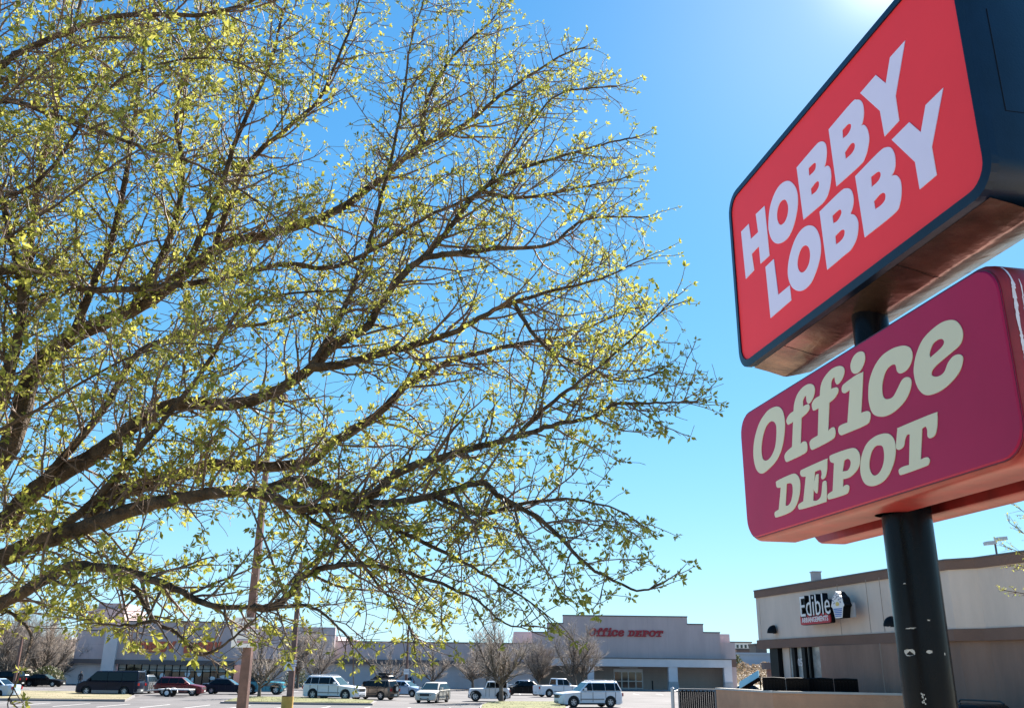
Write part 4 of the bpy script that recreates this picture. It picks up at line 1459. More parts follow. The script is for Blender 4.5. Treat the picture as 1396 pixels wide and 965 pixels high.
def make_car(kind, pkey, label, cat, loc, head, scale=1.0, group='vehicles in the parking lot', lower=None, top=None, spare=False, cladding=False, no_parts=False, rails=None, roofbox=False):
    S = SPEC[kind]
    L, W, H = S['L'], S['W'], S['H']
    m = P_[pkey]
    name = {'pickup': 'pickup_truck', 'van': 'passenger_van', 'sedan': 'sedan_car', 'hatch': 'hatchback_car'}.get(kind, 'sport_utility_vehicle' if kind != 'cross' else 'crossover_car')
    o = thing(name, label, cat, (loc[0], loc[1], 0.0), head, group)
    o.scale = (scale,) * 3
    h2, w2, r = L / 2, W / 2, S['r']
    ax = (S['wb'] / 2 + .05, -S['wb'] / 2 + .05)
    clear = r * .62
    ar = r + .07
    # lower body side outline, clockwise from the front bottom
    hood, hf = S['hood'], S['hoodf']
    top_ = [(h2, clear + .12), (h2, hf - .22), (h2 - .07, hf - .05), (h2 - .20, hf), (S['gbf'] + .05, hood)]
    if kind == 'pickup':
        top_ += [(S['gbr'], S['belt']), (-h2 + .02, S['belt'] - .02), (-h2, clear + .2)]
    else:
        top_ += [(S['gbf'] - .4, (hood + S['belt']) / 2), (S['gbr'] + .1, S['belt']), (S['gbr'] - .02, S['deck']), (-h2 + .08, S['deck'] - .03), (-h2, S['deck'] - .22), (-h2 + .02, clear + .15)]
    bot = []
    for a in (ax[1], ax[0]):
        d0 = math.sqrt(max(0, ar * ar - max(0, r - clear) ** 2))
        a0 = math.atan2(clear - r, -d0)
        a1 = math.atan2(clear - r, d0)
        a0 = a0 + 2 * math.pi if a0 < 0 else a0
        for k in range(9):
            g = a0 + (a1 - a0) * k / 8
            bot.append((a + ar * math.cos(g), r + ar * math.sin(g)))
    poly = top_ + [(-h2 + .1, clear)] + bot + [(h2 - .1, clear)]
    mb = MB()
    n = len(poly)
    lays = ((w2 - .02, .34, .09), (w2, .24, .045), (w2 - .05, .15, .015), (w2 - .18, .06, .0), (w2 - .45, .0, -.015))
    ys = [(-y, ix, iz) for y, ix, iz in lays] + [(y, ix, iz) for y, ix, iz in lays[::-1]]
    vs = []
    for y, ix, iz in ys:
        for k, (x, z) in enumerate(poly):
            e = ix if abs(x) > h2 - .35 else 0
            xx = x - math.copysign(e, x)
            zz = z - (iz if z > hf - .1 else 0)
            vs.append((xx, y + (0.03 * (z < clear + .05) * (-1 if y > 0 else 1)), zz))
    fs = [tuple(range(n))[::-1], tuple(range((len(ys) - 1) * n, len(ys) * n))]
    for j in range(len(ys) - 1):
        for k in range(n):
            fs.append((j * n + k, j * n + (k + 1) % n, (j + 1) * n + (k + 1) % n, (j + 1) * n + k))
    mb.add(vs, fs)
    body = soften(mb.build('body', m, o, fix=True), 38)
    # inner dark floor so that the arches read as openings
    MB().box(-h2 + .25, h2 - .25, -w2 + .16, w2 - .16, clear - .02, hood - .25).build('underbody', M['trim'], o)
    if kind not in ('sedan', 'jeep'):
        mb = MB()
        for s in (-1, 1):
            y0, y1 = (w2 - .02, w2 + .012) if s > 0 else (-w2 - .012, -w2 + .02)
            mb.box(ax[1] + ar + .02, ax[0] - ar - .02, y0, y1, clear - .02, clear + (.22 if lower or cladding else .09))
        mb.build('sill_cladding', lower or M['trim'], o)
    # greenhouse
    gb, zb, zr = S['gbf'], S['belt'] - .03, H
    grf, grr, gbr = S['grf'], S['grr'], S['gbr']
    wb_, wt = w2 - .04, w2 - (.26 if kind not in ('jeep', 'van') else .13)
    hz = hood - .02
    vs = [(gb, -wb_ + .06, hz), (gb, wb_ - .06, hz), (gbr, wb_, zb), (gbr, -wb_, zb), (grf, -wt, zr - .03), (grf, wt, zr - .03), (grr, wt, zr), (grr, -wt, zr)]
    mb = MB()
    mb.add(vs, [(0, 3, 2, 1), (4, 5, 6, 7), (0, 1, 5, 4), (2, 3, 7, 6), (1, 2, 6, 5), (3, 0, 4, 7)])
    cab = mb.build('cabin', top or m, o, fix=True)
    soften(bevelled(cab, .10 if kind not in ('jeep',) else .05, 3), 50)
    V = [Vector(v) for v in vs]

    def panel(a, b, c_, d, nm, mm, off, th=.006):
        """pane over corners a,b (bottom) d,c_ (top), pushed out by off"""
        nrm = (b - a).cross(d - a).normalized()
        if nrm.dot((a + b + c_ + d) / 4 - Vector((0, 0, zb))) < 0:
            nrm = -nrm
        q = [v + nrm * off for v in (a, b, c_, d)]
        q2 = [v - nrm * th for v in q]
        mb = MB()
        mb.add(q + q2, [(0, 1, 2, 3), (7, 6, 5, 4), (0, 4, 5, 1), (1, 5, 6, 2), (2, 6, 7, 3), (3, 7, 4, 0)])
        return mb.build(nm, mm, o, fix=True)

    def lerp(a, b, t):
        return a + (b - a) * t

    # windshield and rear glass
    a, b, c_, d = V[0], V[1], V[5], V[4]
    e, f_ = .07, .09
    panel(lerp(lerp(a, b, e), lerp(d, c_, e), .04), lerp(lerp(b, a, e), lerp(c_, d, e), .04), lerp(lerp(c_, d, f_), lerp(b, a, f_), .1), lerp(lerp(d, c_, f_), lerp(a, b, f_), .1), 'windshield', M['screen'], .010)
    a, b, c_, d = V[3], V[2], V[6], V[7]
    panel(lerp(lerp(a, b, .1), lerp(d, c_, .1), .12), lerp(lerp(b, a, .1), lerp(c_, d, .1), .12), lerp(lerp(c_, d, .1), lerp(b, a, .1), .14), lerp(lerp(d, c_, .1), lerp(a, b, .1), .14), 'rear_window', M['car_glass'], .010)
    # side glass between pillars
    ps = list(S['pill'])
    for s in (0, 1):
        a, b = (V[1], V[2]) if s else (V[0], V[3])
        d, c_ = (V[5], V[6]) if s else (V[4], V[7])
        stops = [gb - .12] + ps + [gbr + .14]

        def sp(x, t):
            """point on the side at base-x x and height t"""
            xb = max(min(x, gb), gbr)
            u_ = (xb - gb) / (gbr - gb)
            return u_

        for i in range(len(stops) - 1):
            x0, x1 = stops[i] - (.025 if i else 0), stops[i + 1] + (.025 if i + 2 < len(stops) else 0)
            z0 = zb + .06
            z1 = zr - .13

            def pt(x, z):
                t = (z - zb) / (zr - zb)
                xf, xr = gb + (grf - gb) * (z - hz) / (zr - hz), gbr + (grr - gbr) * t
                x = max(min(x, xf - .10), xr + .10)
                y = wb_ + (wt - wb_) * t
                return Vector((x, y if s else -y, z))
            panel(pt(x0, z0), pt(x1, z0), pt(x1, z1), pt(x0, z1), 'side_window', M['car_glass'], .014)
    # wheels
    for x in ax:
        for s in (-1, 1):
            mb = MB()
            yo, yi = s * (w2 - .0), s * (w2 - .22)
            prof = [(r * .55, yo - s * .015), (r * .66, yo - s * .0), (r * .93, yo - s * .01), (r, yo - s * .05), (r, yi + s * .03), (r * .9, yi)]
            ns = 20
            vs_ = [(x + rr_ * math.cos(2 * math.pi * k / ns), yy, r + rr_ * math.sin(2 * math.pi * k / ns)) for rr_, yy in prof for k in range(ns)]
            mb.add(vs_, [(j * ns + k, j * ns + (k + 1) % ns, (j + 1) * ns + (k + 1) % ns, (j + 1) * ns + k) for j in range(len(prof) - 1) for k in range(ns)], True)
            wh = mb.build('wheel', M['tyre'], o, fix=True)
            mb = MB()
            mb.add([(x + r * .56 * math.cos(2 * math.pi * k / ns), yo - s * .09, r + r * .56 * math.sin(2 * math.pi * k / ns)) for k in range(ns)], [tuple(range(ns))])
            mb.build('brake_disc', M['trim'], wh)
            mb = MB()
            for k in range(5):
                g = 2 * math.pi * k / 5 + .3
                T = Matrix.Translation((x, yo - s * .05, r)) @ Matrix.Rotation(-g, 4, 'Y')
                mb.box(0, r * .56, -.015, .015, -r * .11, r * .11, T)
            for rr0, rr1 in ((r * .50, r * .60), (0, r * .16)):
                vs_ = [(x + q_ * math.cos(2 * math.pi * k / ns), yo - s * (.022 if rr0 else .03), r + q_ * math.sin(2 * math.pi * k / ns)) for q_ in (rr0, rr1) for k in range(ns)]
                mb.add(vs_, [(k, (k + 1) % ns, ns + (k + 1) % ns, ns + k) for k in range(ns)])
            mb.build('rim', M['rim'], wh)
    # front and rear
    bm_ = lower or (M['trim'] if cladding or kind == 'jeep' else m)
    for s, nm in ((1, 'front_bumper'), (-1, 'rear_bumper')):
        mb = MB()
        zt = clear + .34
        q = [(s * (h2 - .30), -w2 - .005), (s * (h2 - .06), -w2 + .20), (s * (h2 + .035), -w2 + .5), (s * (h2 + .035), w2 - .5), (s * (h2 - .06), w2 - .20), (s * (h2 - .30), w2 + .005)]
        mb.plan(q if s < 0 else q[::-1], clear + .05, zt)
        mb.build(nm, bm_, o, fix=True)
        if s > 0:
            MB().box(h2 + .03, h2 + .043, -w2 + .52, w2 - .52, clear + .08, clear + .17).build('air_intake', M['trim'], o)
        MB().box(min(s * (h2 + .037), s * (h2 + .045)), max(s * (h2 + .037), s * (h2 + .045)), -.24, .24, zt - .2, zt - .06).build('licence_plate', M['plate'], o)
    gx = h2 + .008
    MB().box(gx - .05, gx, -w2 * .46, w2 * .46, hf - .34, hf - .12).build('grille', M['trim'] if kind != 'jeep' else M['trim'], o)
    for s in (-1, 1):
        y0, y1 = sorted((s * w2 * .55, s * (w2 - .16)))
        mb = MB()
        q = [(h2 + .012, s * w2 * .52), (h2 + .010, s * (w2 - .42)), (h2 - .10, s * (w2 - .16)), (h2 - .30, s * (w2 - .01)), (h2 - .34, s * (w2 - .12)), (h2 - .1, s * w2 * .52)]
        mb.plan(q if s > 0 else q[::-1], hf - .30, hf - .13)
        mb.build('headlight', M['lamp'], o, fix=True)
        zt = S['deck'] if kind != 'van' else 1.2
        mb = MB()
        mb.box(-h2 - .008, -h2 + .10, *sorted((s * (w2 - .30), s * (w2 - .13))), zt - .36, zt - .14)
        mb.build('taillight', M['tail'], o)
        mb = MB()
        xm = gb - .42
        mb.box(xm - .06, xm + .08, *sorted((s * (w2 - .02), s * (w2 + .17))), S['belt'] + .04, S['belt'] + .20)
        mb.build('mirror', M['trim'] if kind == 'jeep' else m, o)
        for xd in ((ps[0] + .12,) if len(ps) < 2 else (ps[0] + .12, ps[1] + .14)):
            MB().box(xd, xd + .18, *sorted((s * (w2 - .03), s * (w2 + .012))), S['belt'] - .16, S['belt'] - .12).build('door_handle', m, o)
        if S['rack']:
            MB().tube([(grf - .15, s * (wt - .06), zr - .02), (grf - .25, s * (wt - .06), zr + .06), (grr + .25, s * (wt - .06), zr + .06), (grr + .1, s * (wt - .06), zr)], .022, 6).build('roof_rail', M['trim'] if pkey != 'white' else m, o)
    # door seams
    for s in (-1, 1):
        for xs2 in [gb - .10] + ps:
            mb = MB()
            mb.box(xs2 - .012, xs2 + .012, *sorted((s * (w2 - .03), s * (w2 + .003))), clear + .18, S['belt'] - .06)
            mb.build('door_seam', M['trim'], o)
    if kind in ('suv', 'bigsuv', 'cross', 'pickup'):
        for s in (-1, 1):
            MB().box(ax[1] + ar + .05, ax[0] - ar - .05, *sorted((s * (w2 - .03), s * (w2 + .014))), clear + .30, clear + .37).build('side_moulding', M['trim'] if cladding or pkey == 'black' else P_['grey'], o)
    if kind == 'pickup':
        MB().box(-h2 + .12, gbr - .06, -w2 + .16, w2 - .16, S['belt'] - .30, S['belt'] + .004).build('bed', M['trim'], o)
        MB().box(-h2 - .012, -h2 + .02, -w2 + .28, w2 - .28, clear + .36, S['belt'] - .06).build('tailgate', m, o)
    if spare:
        mb = MB()
        mb.cyl((-h2 - .02, .12, .98), (-h2 - .24, .12, .98), .36, 20)
        sw = mb.build('spare_wheel', M['tyre'], o)
        MB().cyl((-h2 - .242, .12, .98), (-h2 - .25, .12, .98), .2, 16).build('rim', M['rim'] if kind != 'jeep' else M['trim'], sw)
    if kind == 'jeep':
        for x in ax:
            for s in (-1, 1):
                mb = MB()
                ring = []
                for k in range(7):
                    g = math.pi * (.05 + .9 * k / 6)
                    ring.append((x + (ar + .0) * math.cos(g), r + (ar) * math.sin(g)))
                ring += [(x + (ar + .09) * math.cos(math.pi * (.05 + .9 * k / 6)), r + (ar + .07) * math.sin(math.pi * (.05 + .9 * k / 6))) for k in range(6, -1, -1)]
                mb.prism(ring, *sorted((s * (w2 - .04), s * (w2 + .13))))
                mb.build('fender_flare', M['trim'], o, fix=True)
    if roofbox:
        mb = MB()
        mb.box(grr + .3, grf - .2, -.45, .45, zr + .08, zr + .36)
        rb = mb.build('roof_box', M['trim'], o)
        bevelled(rb, .08, 2)
    return o


def car(kind, pkey, px, py, head, label, cat, scale=1.0, **k):
    p = at_z(px, py, 0.0)
    return make_car(kind, pkey, label, cat, p, R(head), scale, **k)


car('van', 'navy', 149, 947.5, 181, 'dark navy passenger van with grey lower stripe, towing a small trailer', 'van', lower=P_['grey'])
car('cross', 'maroon', 244.5, 947.5, 2, 'dark red crossover parked beside the small flat trailer', 'car', .95)
car('sedan', 'navy', 309, 945.5, 3, 'dark navy sedan parked between red crossover and brown light pole', 'car', .98)
car('jeep', 'teal', 359, 946, 4, 'teal off-road vehicle with black top behind a bare tree', 'off-roader', 1.02, top=M['trim'])
car('bigsuv', 'white', 455, 953.5, -20, 'large white sport utility vehicle facing right on the grass island edge', 'suv', 1.0)
car('suv', 'tan', 509, 953, 154, 'tan bronze sport utility vehicle with spare wheel on its tailgate', 'suv', .92, spare=True, cladding=True)
car('suv', 'black', 517, 938.5, 150, 'black sport utility vehicle carrying a roof box behind the tan one', 'suv', .95, roofbox=True)
car('hatch', 'silver', 548, 936.5, 160, 'silver hatchback mostly hidden behind the pale blue hatchback', 'car')
car('hatch', 'ice', 551, 949, -24, 'pale blue hatchback facing right beside tan vehicle with spare wheel', 'car', .95)
car('cross', 'cream', 590, 957, -104, 'cream crossover seen head-on driving toward the street', 'car', .92)
car('jeep', 'white', 667, 955.5, 180, 'white two-door off-road vehicle facing left behind slender bare tree', 'off-roader', .90, top=P_['white'], spare=True)
car('sedan', 'black', 714, 947, 172, 'black sedan between white off-roader and white pickup', 'car', .98)
car('sedan', 'silver', 709, 943, 172, 'silver sedan with its roof just showing behind the black sedan', 'car', .98)
car('pickup', 'white', 763, 949.5, 24, 'white pickup truck with open bed, tailgate toward the street', 'pickup', .95)
car('suv', 'white', 802, 963.5, 197, 'white sport utility vehicle facing left, nearest vehicle in the lot', 'suv', 1.03)
car('suv', 'black', 2, 935.5, 180, 'black sport utility vehicle at far left edge of the lot', 'suv', 1.0)
car('hatch', 'white', 29, 935, 80, 'white hatchback end-on beside the black sedan at far left', 'car', .9)
car('sedan', 'black', 59, 935.5, 0, 'black sedan in front of the dark green hedge at far left', 'car', 1.0)
car('sedan', 'ice', -20, 950.5, 180, 'pale blue sedan cut by the left edge of the photo', 'car', 1.0)
car('suv', 'grey', 198, 944.5, 92, 'grey sport utility vehicle end-on just behind the navy van', 'suv', .95)
p = at_y(1011, 918, 95)
make_car('sedan', 'black', 'small black sedan far off between grey store and tan shop', 'car', (p.x, p.y), R(170), 1.0)
p = at_y(1281, 955, 28)
make_car('suv', 'black', 'black vehicle roof peeking out behind the sign pole by the brown shop wall', 'suv', (p.x, 28.0), R(99), 1.03)

# utility trailer
p = at_z(231, 949, 0.0)
tr = thing('utility_trailer', 'small flat white utility trailer behind the navy van', 'trailer', (p.x, p.y, 0), 0)
MB().box(-.8, 1.9, -.75, .75, .55, .64).build('deck', M['white'], tr)
MB().tube([(-.8, 0, .55), (-1.9, 0, .5), (-2.0, 0, .46)], .05, 6).build('tow_bar', M['alu'], tr)
for s in (-1, 1):
    mb = MB()
    mb.cyl((0, s * .62, .32), (0, s * .80, .32), .32, 18)
    wh = mb.build('wheel', M['tyre'], tr)
    MB().cyl((0, s * .801, .32), (0, s * .81, .32), .18, 14).build('rim', M['white'], wh)
    MB().prism([(.42 * math.cos(k * math.pi / 8), .32 + .40 * math.sin(k * math.pi / 8)) for k in range(9)] + [(.38 * math.cos(k * math.pi / 8), .32 + .36 * math.sin(k * math.pi / 8)) for k in range(8, -1, -1)], *sorted((s * .60, s * .83))).build('mudguard', M['alu'], tr)

# person near the store wall
pp = at_y(108, 934, 118)
pr = thing('person', 'person in dark clothes standing by the pale store wall near the van', 'person', (pp.x, 118, 0), R(20))


def skin_body(name, joints, edges, m, parent, sub=2):
    me = bpy.data.meshes.new(name)
    me.from_pydata([j[:3] for j in joints], edges, [])
    ob = bpy.data.objects.new(name, me)
    COL.objects.link(ob)
    md = ob.modifiers.new('skin', 'SKIN')
    for v, j in zip(me.skin_vertices[0].data, joints):
        v.radius = (j[3], j[3])
    me.skin_vertices[0].data[0].use_root = True
    sm = ob.modifiers.new('sub', 'SUBSURF')
    sm.levels = sm.render_levels = sub
    dg = bpy.context.evaluated_depsgraph_get()
    me2 = bpy.data.meshes.new_from_object(ob.evaluated_get(dg))
    bpy.data.objects.remove(ob)
    me2.materials.clear()
    me2.materials.append(m)
    me2.polygons.foreach_set('use_smooth', [True] * len(me2.polygons))
    o = bpy.data.objects.new(name, me2)
    COL.objects.link(o)
    o.parent = parent
    return o


J = [(0, 0, .95, .14), (0, 0, 1.15, .13), (0, .01, 1.38, .15), (0, 0, 1.50, .065), (0, -.02, 1.60, .09), (0, -.02, 1.70, .085),
     (.10, 0, .88, .095), (.11, -.02, .50, .065), (.11, 0, .09, .045), (.11, -.12, .04, .045),
     (-.10, 0, .88, .095), (-.11, -.03, .50, .065), (-.12, 0, .09, .045), (-.12, -.12, .04, .045),
     (.19, 0, 1.40, .07), (.25, .02, 1.12, .05), (.24, -.05, .86, .035), (.24, -.06, .76, .04),
     (-.19, 0, 1.40, .07), (-.25, .02, 1.12, .05), (-.24, -.05, .86, .035), (-.24, -.06, .76, .04)]
Ed = [(0, 1), (1, 2), (2, 3), (3, 4), (4, 5), (0, 6), (6, 7), (7, 8), (8, 9), (0, 10), (10, 11), (11, 12), (12, 13), (2, 14), (14, 15), (15, 16), (16, 17), (2, 18), (18, 19), (19, 20), (20, 21)]
skin_body('body', J, Ed, mat('dark_clothes', (0.02, 0.022, 0.03), .85), pr)
mb = MB()
mb.tube([(0, -.03, 1.56), (0, -.035, 1.63), (0, -.03, 1.70)], [.055, .088, .07], 10)
mb.build('face', mat('skin', (0.36, 0.22, 0.16), .6), pr)
mb = MB()
mb.tube([(0, .0, 1.60), (0, .01, 1.69), (0, .0, 1.78), (0, 0, 1.80)], [.085, .108, .085, .03], 10)
mb.build('hair', mat('dark_hair', (0.02, 0.014, 0.01), .7), pr)

# ------------------------------------------------------------------ vegetation
def rvec(a=1.0):
    return Vector((rnd() - .5, rnd() - .5, rnd() - .5)) * 2 * a


def shoot(p, d, length, step, wob, trop=Vector((0, 0, 0))):
    n = max(2, int(length / step + .5))
    pts = [p.copy()]
    d = d.normalized()
    for _ in range(n):
        d = (d + rvec(wob) + trop).normalized()
        p = p + d * (length / n)
        pts.append(p.copy())
    return pts, d


def taper(r0, r1, n):
    return [r0 + (r1 - r0) * i / (n - 1) for i in range(n)]


def bare_tree(h, spread, seed, label, group, stems=1, dens=1.0, name='bare_tree'):
    random.seed(seed)
    o = thing(name, label, 'tree', group=group)
    tb, tw = MB(), MB()
    limbs = []
    kth, kup, nbr = .15 + .14 * rnd(), .15 + .6 * rnd(), 4 + int(rnd() * 4)
    for s in range(stems):
        base = Vector(((s - (stems - 1) / 2) * .5, 0, 0))
        lean = Vector(((s - (stems - 1) / 2) * .5, 0, 0)) + rvec(.08)
        th = h * kth
        pts, d = shoot(base, Vector((lean.x * .5, lean.y, 1)), th, .35, .05)
        r0 = h * .022 + .03
        tb.tube(pts, taper(r0 * 1.15, r0 * .75, len(pts)), 8)
        nb = nbr if stems == 1 else 4
        for k in range(nb):
            a = 2 * math.pi * (k + rnd() * .7) / nb
            up = kup + .8 * rnd()
            q = pts[-1] - Vector((0, 0, th * .30 * rnd()))
            lp, ld = shoot(q, Vector((math.cos(a) * spread, math.sin(a) * spread, up)), h * (.36 + .32 * rnd()), .4, .13, Vector((0, 0, .05)))
            rr_ = taper(r0 * .5, .022, len(lp))
            tb.tube(lp, rr_, 6, False)
            limbs.append((lp, ld, rr_))
        lp, ld = shoot(pts[-1], Vector((0, 0, 1)) + rvec(.2), h * .62, .4, .09, Vector((0, 0, .06)))
        rr_ = taper(r0 * .6, .02, len(lp))
        tb.tube(lp, rr_, 6, False)
        limbs.append((lp, ld, rr_))
    for lp, ld, rr_ in limbs:
        for i in range(1, len(lp)):
            for _ in range(3 if i > 1 else 2):
                d = (lp[i] - lp[i - 1]).normalized()
                sd_ = (d + rvec(.9) + Vector((0, 0, .25))).normalized()
                bl = h * (.13 + .13 * rnd())
                bp, bd_ = shoot(lp[i], sd_, bl, .3, .14, Vector((0, 0, .05)))
                tb.tube(bp, taper(min(rr_[i] * .75, .06), .014, len(bp)), 4, False)
                for j in range(1, len(bp)):
                    for _k in range(int(1.5 * dens + rnd())):
                        td = ((bp[j] - bp[j - 1]).normalized() + rvec(.8) + Vector((0, 0, .15))).normalized()
                        tp, _x = shoot(bp[j], td, h * (.05 + .08 * rnd()), .22, .2)
                        tw.tube(tp, taper(.016, .009, len(tp)), 3, False)
    t = tb.build('trunk', M['bare'], o)
    tw.build('crown', M['bare_twig'], o)
    return o


def place_copy(src, x, y, s, rz, label, group=None):
    c_ = copy_tree(src)
    c_.location = (x, y, 0)
    c_.scale = (s,) * 3
    c_.rotation_euler.z = rz
    c_['label'] = label
    if group:
        c_['group'] = group
    return c_


GT = 'bare trees in the parking lot'
t1 = bare_tree(5.8, 1.1, 3, 'spreading bare tree on the grass island before the teal off-roader', GT)
p = at_z(353, 951.5, 0)
t1.location = p
t2 = bare_tree(7.4, .75, 5, 'dense twiggy bare tree beside the pale store wall left of the white utility vehicle', GT, dens=1.7)
p = at_y(405, 935, 122)
t2.location = (p.x, p.y, 0)
for px, Y, h, spread, seed, dens, lb in ((432, 118, 6.6, 1.15, 41, 1.7, 'broad twiggy bare tree just above the large white utility vehicle'),
                                        (533, 128, 5.4, 1.0, 42, 1.1, 'small bare tree against the store wall above the black utility vehicle with roof box'),
                                        (589, 126, 6.6, 1.35, 43, 1.2, 'forked bare tree against the pale wall above the cream crossover'),
                                        (645, 125, 6.3, 1.2, 44, 1.0, 'bare tree against the pale wall just left of the white off-roader'),
                                        (735, 130, 6.5, 1.1, 45, 1.5, 'twiggy bare tree at the left end of the white canopy'),
                                        (664, 132, 5.9, .9, 46, 1.4, 'low dense bare tree at the wall right of the white off-roader')):
    q = bare_tree(h, spread, seed, lb, GT, dens=dens)
    p = at_y(px, 930, Y)
    q.location = (p.x, p.y, 0)
t3 = bare_tree(6.9, 1.0, 17, 'slender bare tree on grass right in front of the white off-roader', GT)
p = at_z(683, 957.5, 0)
t3.location = p
t4 = bare_tree(7.8, 1.3, 23, 'two-stemmed bare tree before the white store canopy', GT, stems=2, dens=1.3)
p = at_y(789, 935, 124)
t4.location = (p.x, p.y, 0)
p = at_y(735, 930, 130)
place_copy(t2, p.x, p.y, .85, .6, 'twiggy bare tree at the left end of the white canopy')
p = at_y(664, 930, 132)
place_copy(t2, p.x, p.y, .78, 3.6, 'low dense bare tree at the wall right of the white off-roader')
GL = 'bare trees at the far left'
t5 = bare_tree(11.0, 1.1, 31, 'tall wide-forked bare tree behind the dark green hedge', GL, dens=1.0)
p = at_y(55, 930, 124)
t5.location = (p.x, p.y, 0)
for px, Y, s, rz, lb in ((3, 118, 1.05, 1.0, 'tall bare tree behind the black utility vehicle at the left edge'), (82, 134, .72, 2.2, 'bare tree squeezed against the far left end of the grey store'),
                         (28, 150, 1.05, 3.1, 'bare tree farther back between the two tall left trees'), (-22, 140, 1.25, 4.4, 'bare tree rising just past the left edge of the photo'),
                         (18, 172, 1.2, 5.2, 'distant bare tree on the brown slope at far left'), (66, 178, .9, .4, 'distant bare tree on the slope beside the pale hillside house'), (44, 190, 1.15, 2.7, 'most distant bare tree on the slope behind the hedge')):
    p = at_y(px, 930, Y)
    place_copy(t5, p.x, p.y, s, rz, lb)


def shrub(name, label, cat, x, y, rx, ry, h, m, n, seed, group=None, leaf=.16):
    random.seed(seed)
    o = thing(name, label, cat, (x, y, 0), 0, group)
    mb = MB()
    for _ in range(n):
        g, e = rnd() * 2 * math.pi, rnd()
        rr_ = (.35 + .65 * rnd() ** .4)
        z = h * (.08 + .92 * math.sin(e * math.pi / 2) * rr_)
        q = math.cos(e * math.pi / 2) * rr_ + .12 * (rnd() - .5)
        c_ = Vector((rx * q * math.cos(g), ry * q * math.sin(g), z))
        a = rvec(1).normalized() * leaf * (.6 + .8 * rnd())
        b = rvec(1).normalized() * leaf * .5
        mb.add([c_ - a, c_ + b, c_ + a, c_ - b], [(0, 1, 2, 3)])
    mb.build('foliage', m, o)
    mb = MB()
    for k in range(7):
        pts, d = shoot(Vector((rvec(rx * .3).x, rvec(ry * .3).y, 0)), Vector((rnd() - .5, rnd() - .5, 1.2)), h * .75, .3, .15)
        mb.tube(pts, taper(.03, .01, len(pts)), 4, False)
    mb.build('stem', M['bare'], o)
    return o


p = at_y(63, 930, 120)
shrub('hedge_bush', 'rounded dark green bush behind the black sedan', 'bush', p.x, p.y, 2.3, 1.6, 2.3, M['shrub'], 1500, 1, 'dark bushes at far left')
p = at_y(28, 930, 122)
shrub('hedge_bush', 'low dark green bush above the white hatchback at far left', 'bush', p.x, p.y, 2.6, 1.4, 1.8, M['shrub'], 1300, 2, 'dark bushes at far left')
p = at_y(402, 932, 124)
shrub('hedge_bush', 'dark evergreen bush at the foot of the dense bare tree', 'bush', p.x, p.y, 1.6, 1.2, 3.0, M['shrub'], 1000, 9, 'dark bushes at far left')
for k, (px, Y, rx, h, lb) in enumerate(((1014, 200, 3.4, 4.6, 'brown dry bush on the far slope by the grey store'), (1029, 190, 3.6, 4.2, 'brown dry bush on the far slope, middle of three'),
                                        (1044, 185, 3.2, 4.6, 'brown dry bush on the far slope next to the shop post'))):
    p = at_y(px, 915, Y)
    shrub('dry_bush', lb, 'bush', p.x, p.y, rx, 2.0, h, M['dry_shrub'], 900, 20 + k, 'dry bushes on the far slope', .22)
p = at_y(1006, 915, 215)
shrub('blue_bush', 'bluish dark bush at the foot of the far blue wall', 'bush', p.x, p.y, 2.2, 1.5, 6.3, M['shrub'], 900, 30, None, .22)

# ------------------------------------------------------------------ the big budding tree
random.seed(21)
OUT = [(-420, -130), (560, -130), (600, -40), (690, 0), (735, 20), (800, 62), (856, 112), (872, 186), (866, 240), (886, 298), (890, 348), (872, 392), (905, 415), (930, 398), (938, 470), (985, 545),
       (945, 585), (900, 640), (885, 700), (875, 740), (912, 790), (880, 815), (835, 812), (790, 835), (730, 850), (690, 872), (600, 880), (520, 890), (470, 882), (420, 895), (330, 905), (240, 905), (160, 880), (110, 850), (0, 870), (-420, 900)]


def inside(px, py):
    r_ = False
    for i in range(len(OUT)):
        (ax_, ay_), (bx_, by_) = OUT[i], OUT[i - 1]
        if (ay_ > py) != (by_ > py) and px < (bx_ - ax_) * (py - ay_) / (by_ - ay_) + ax_:
            r_ = not r_
    return r_


TB = Vector((-4.75, 6.0, .93))
tree = thing('budding_tree', 'large spreading tree with dark limbs and sparse yellow-green spring leaves', 'tree', TB)
tY = 6.0
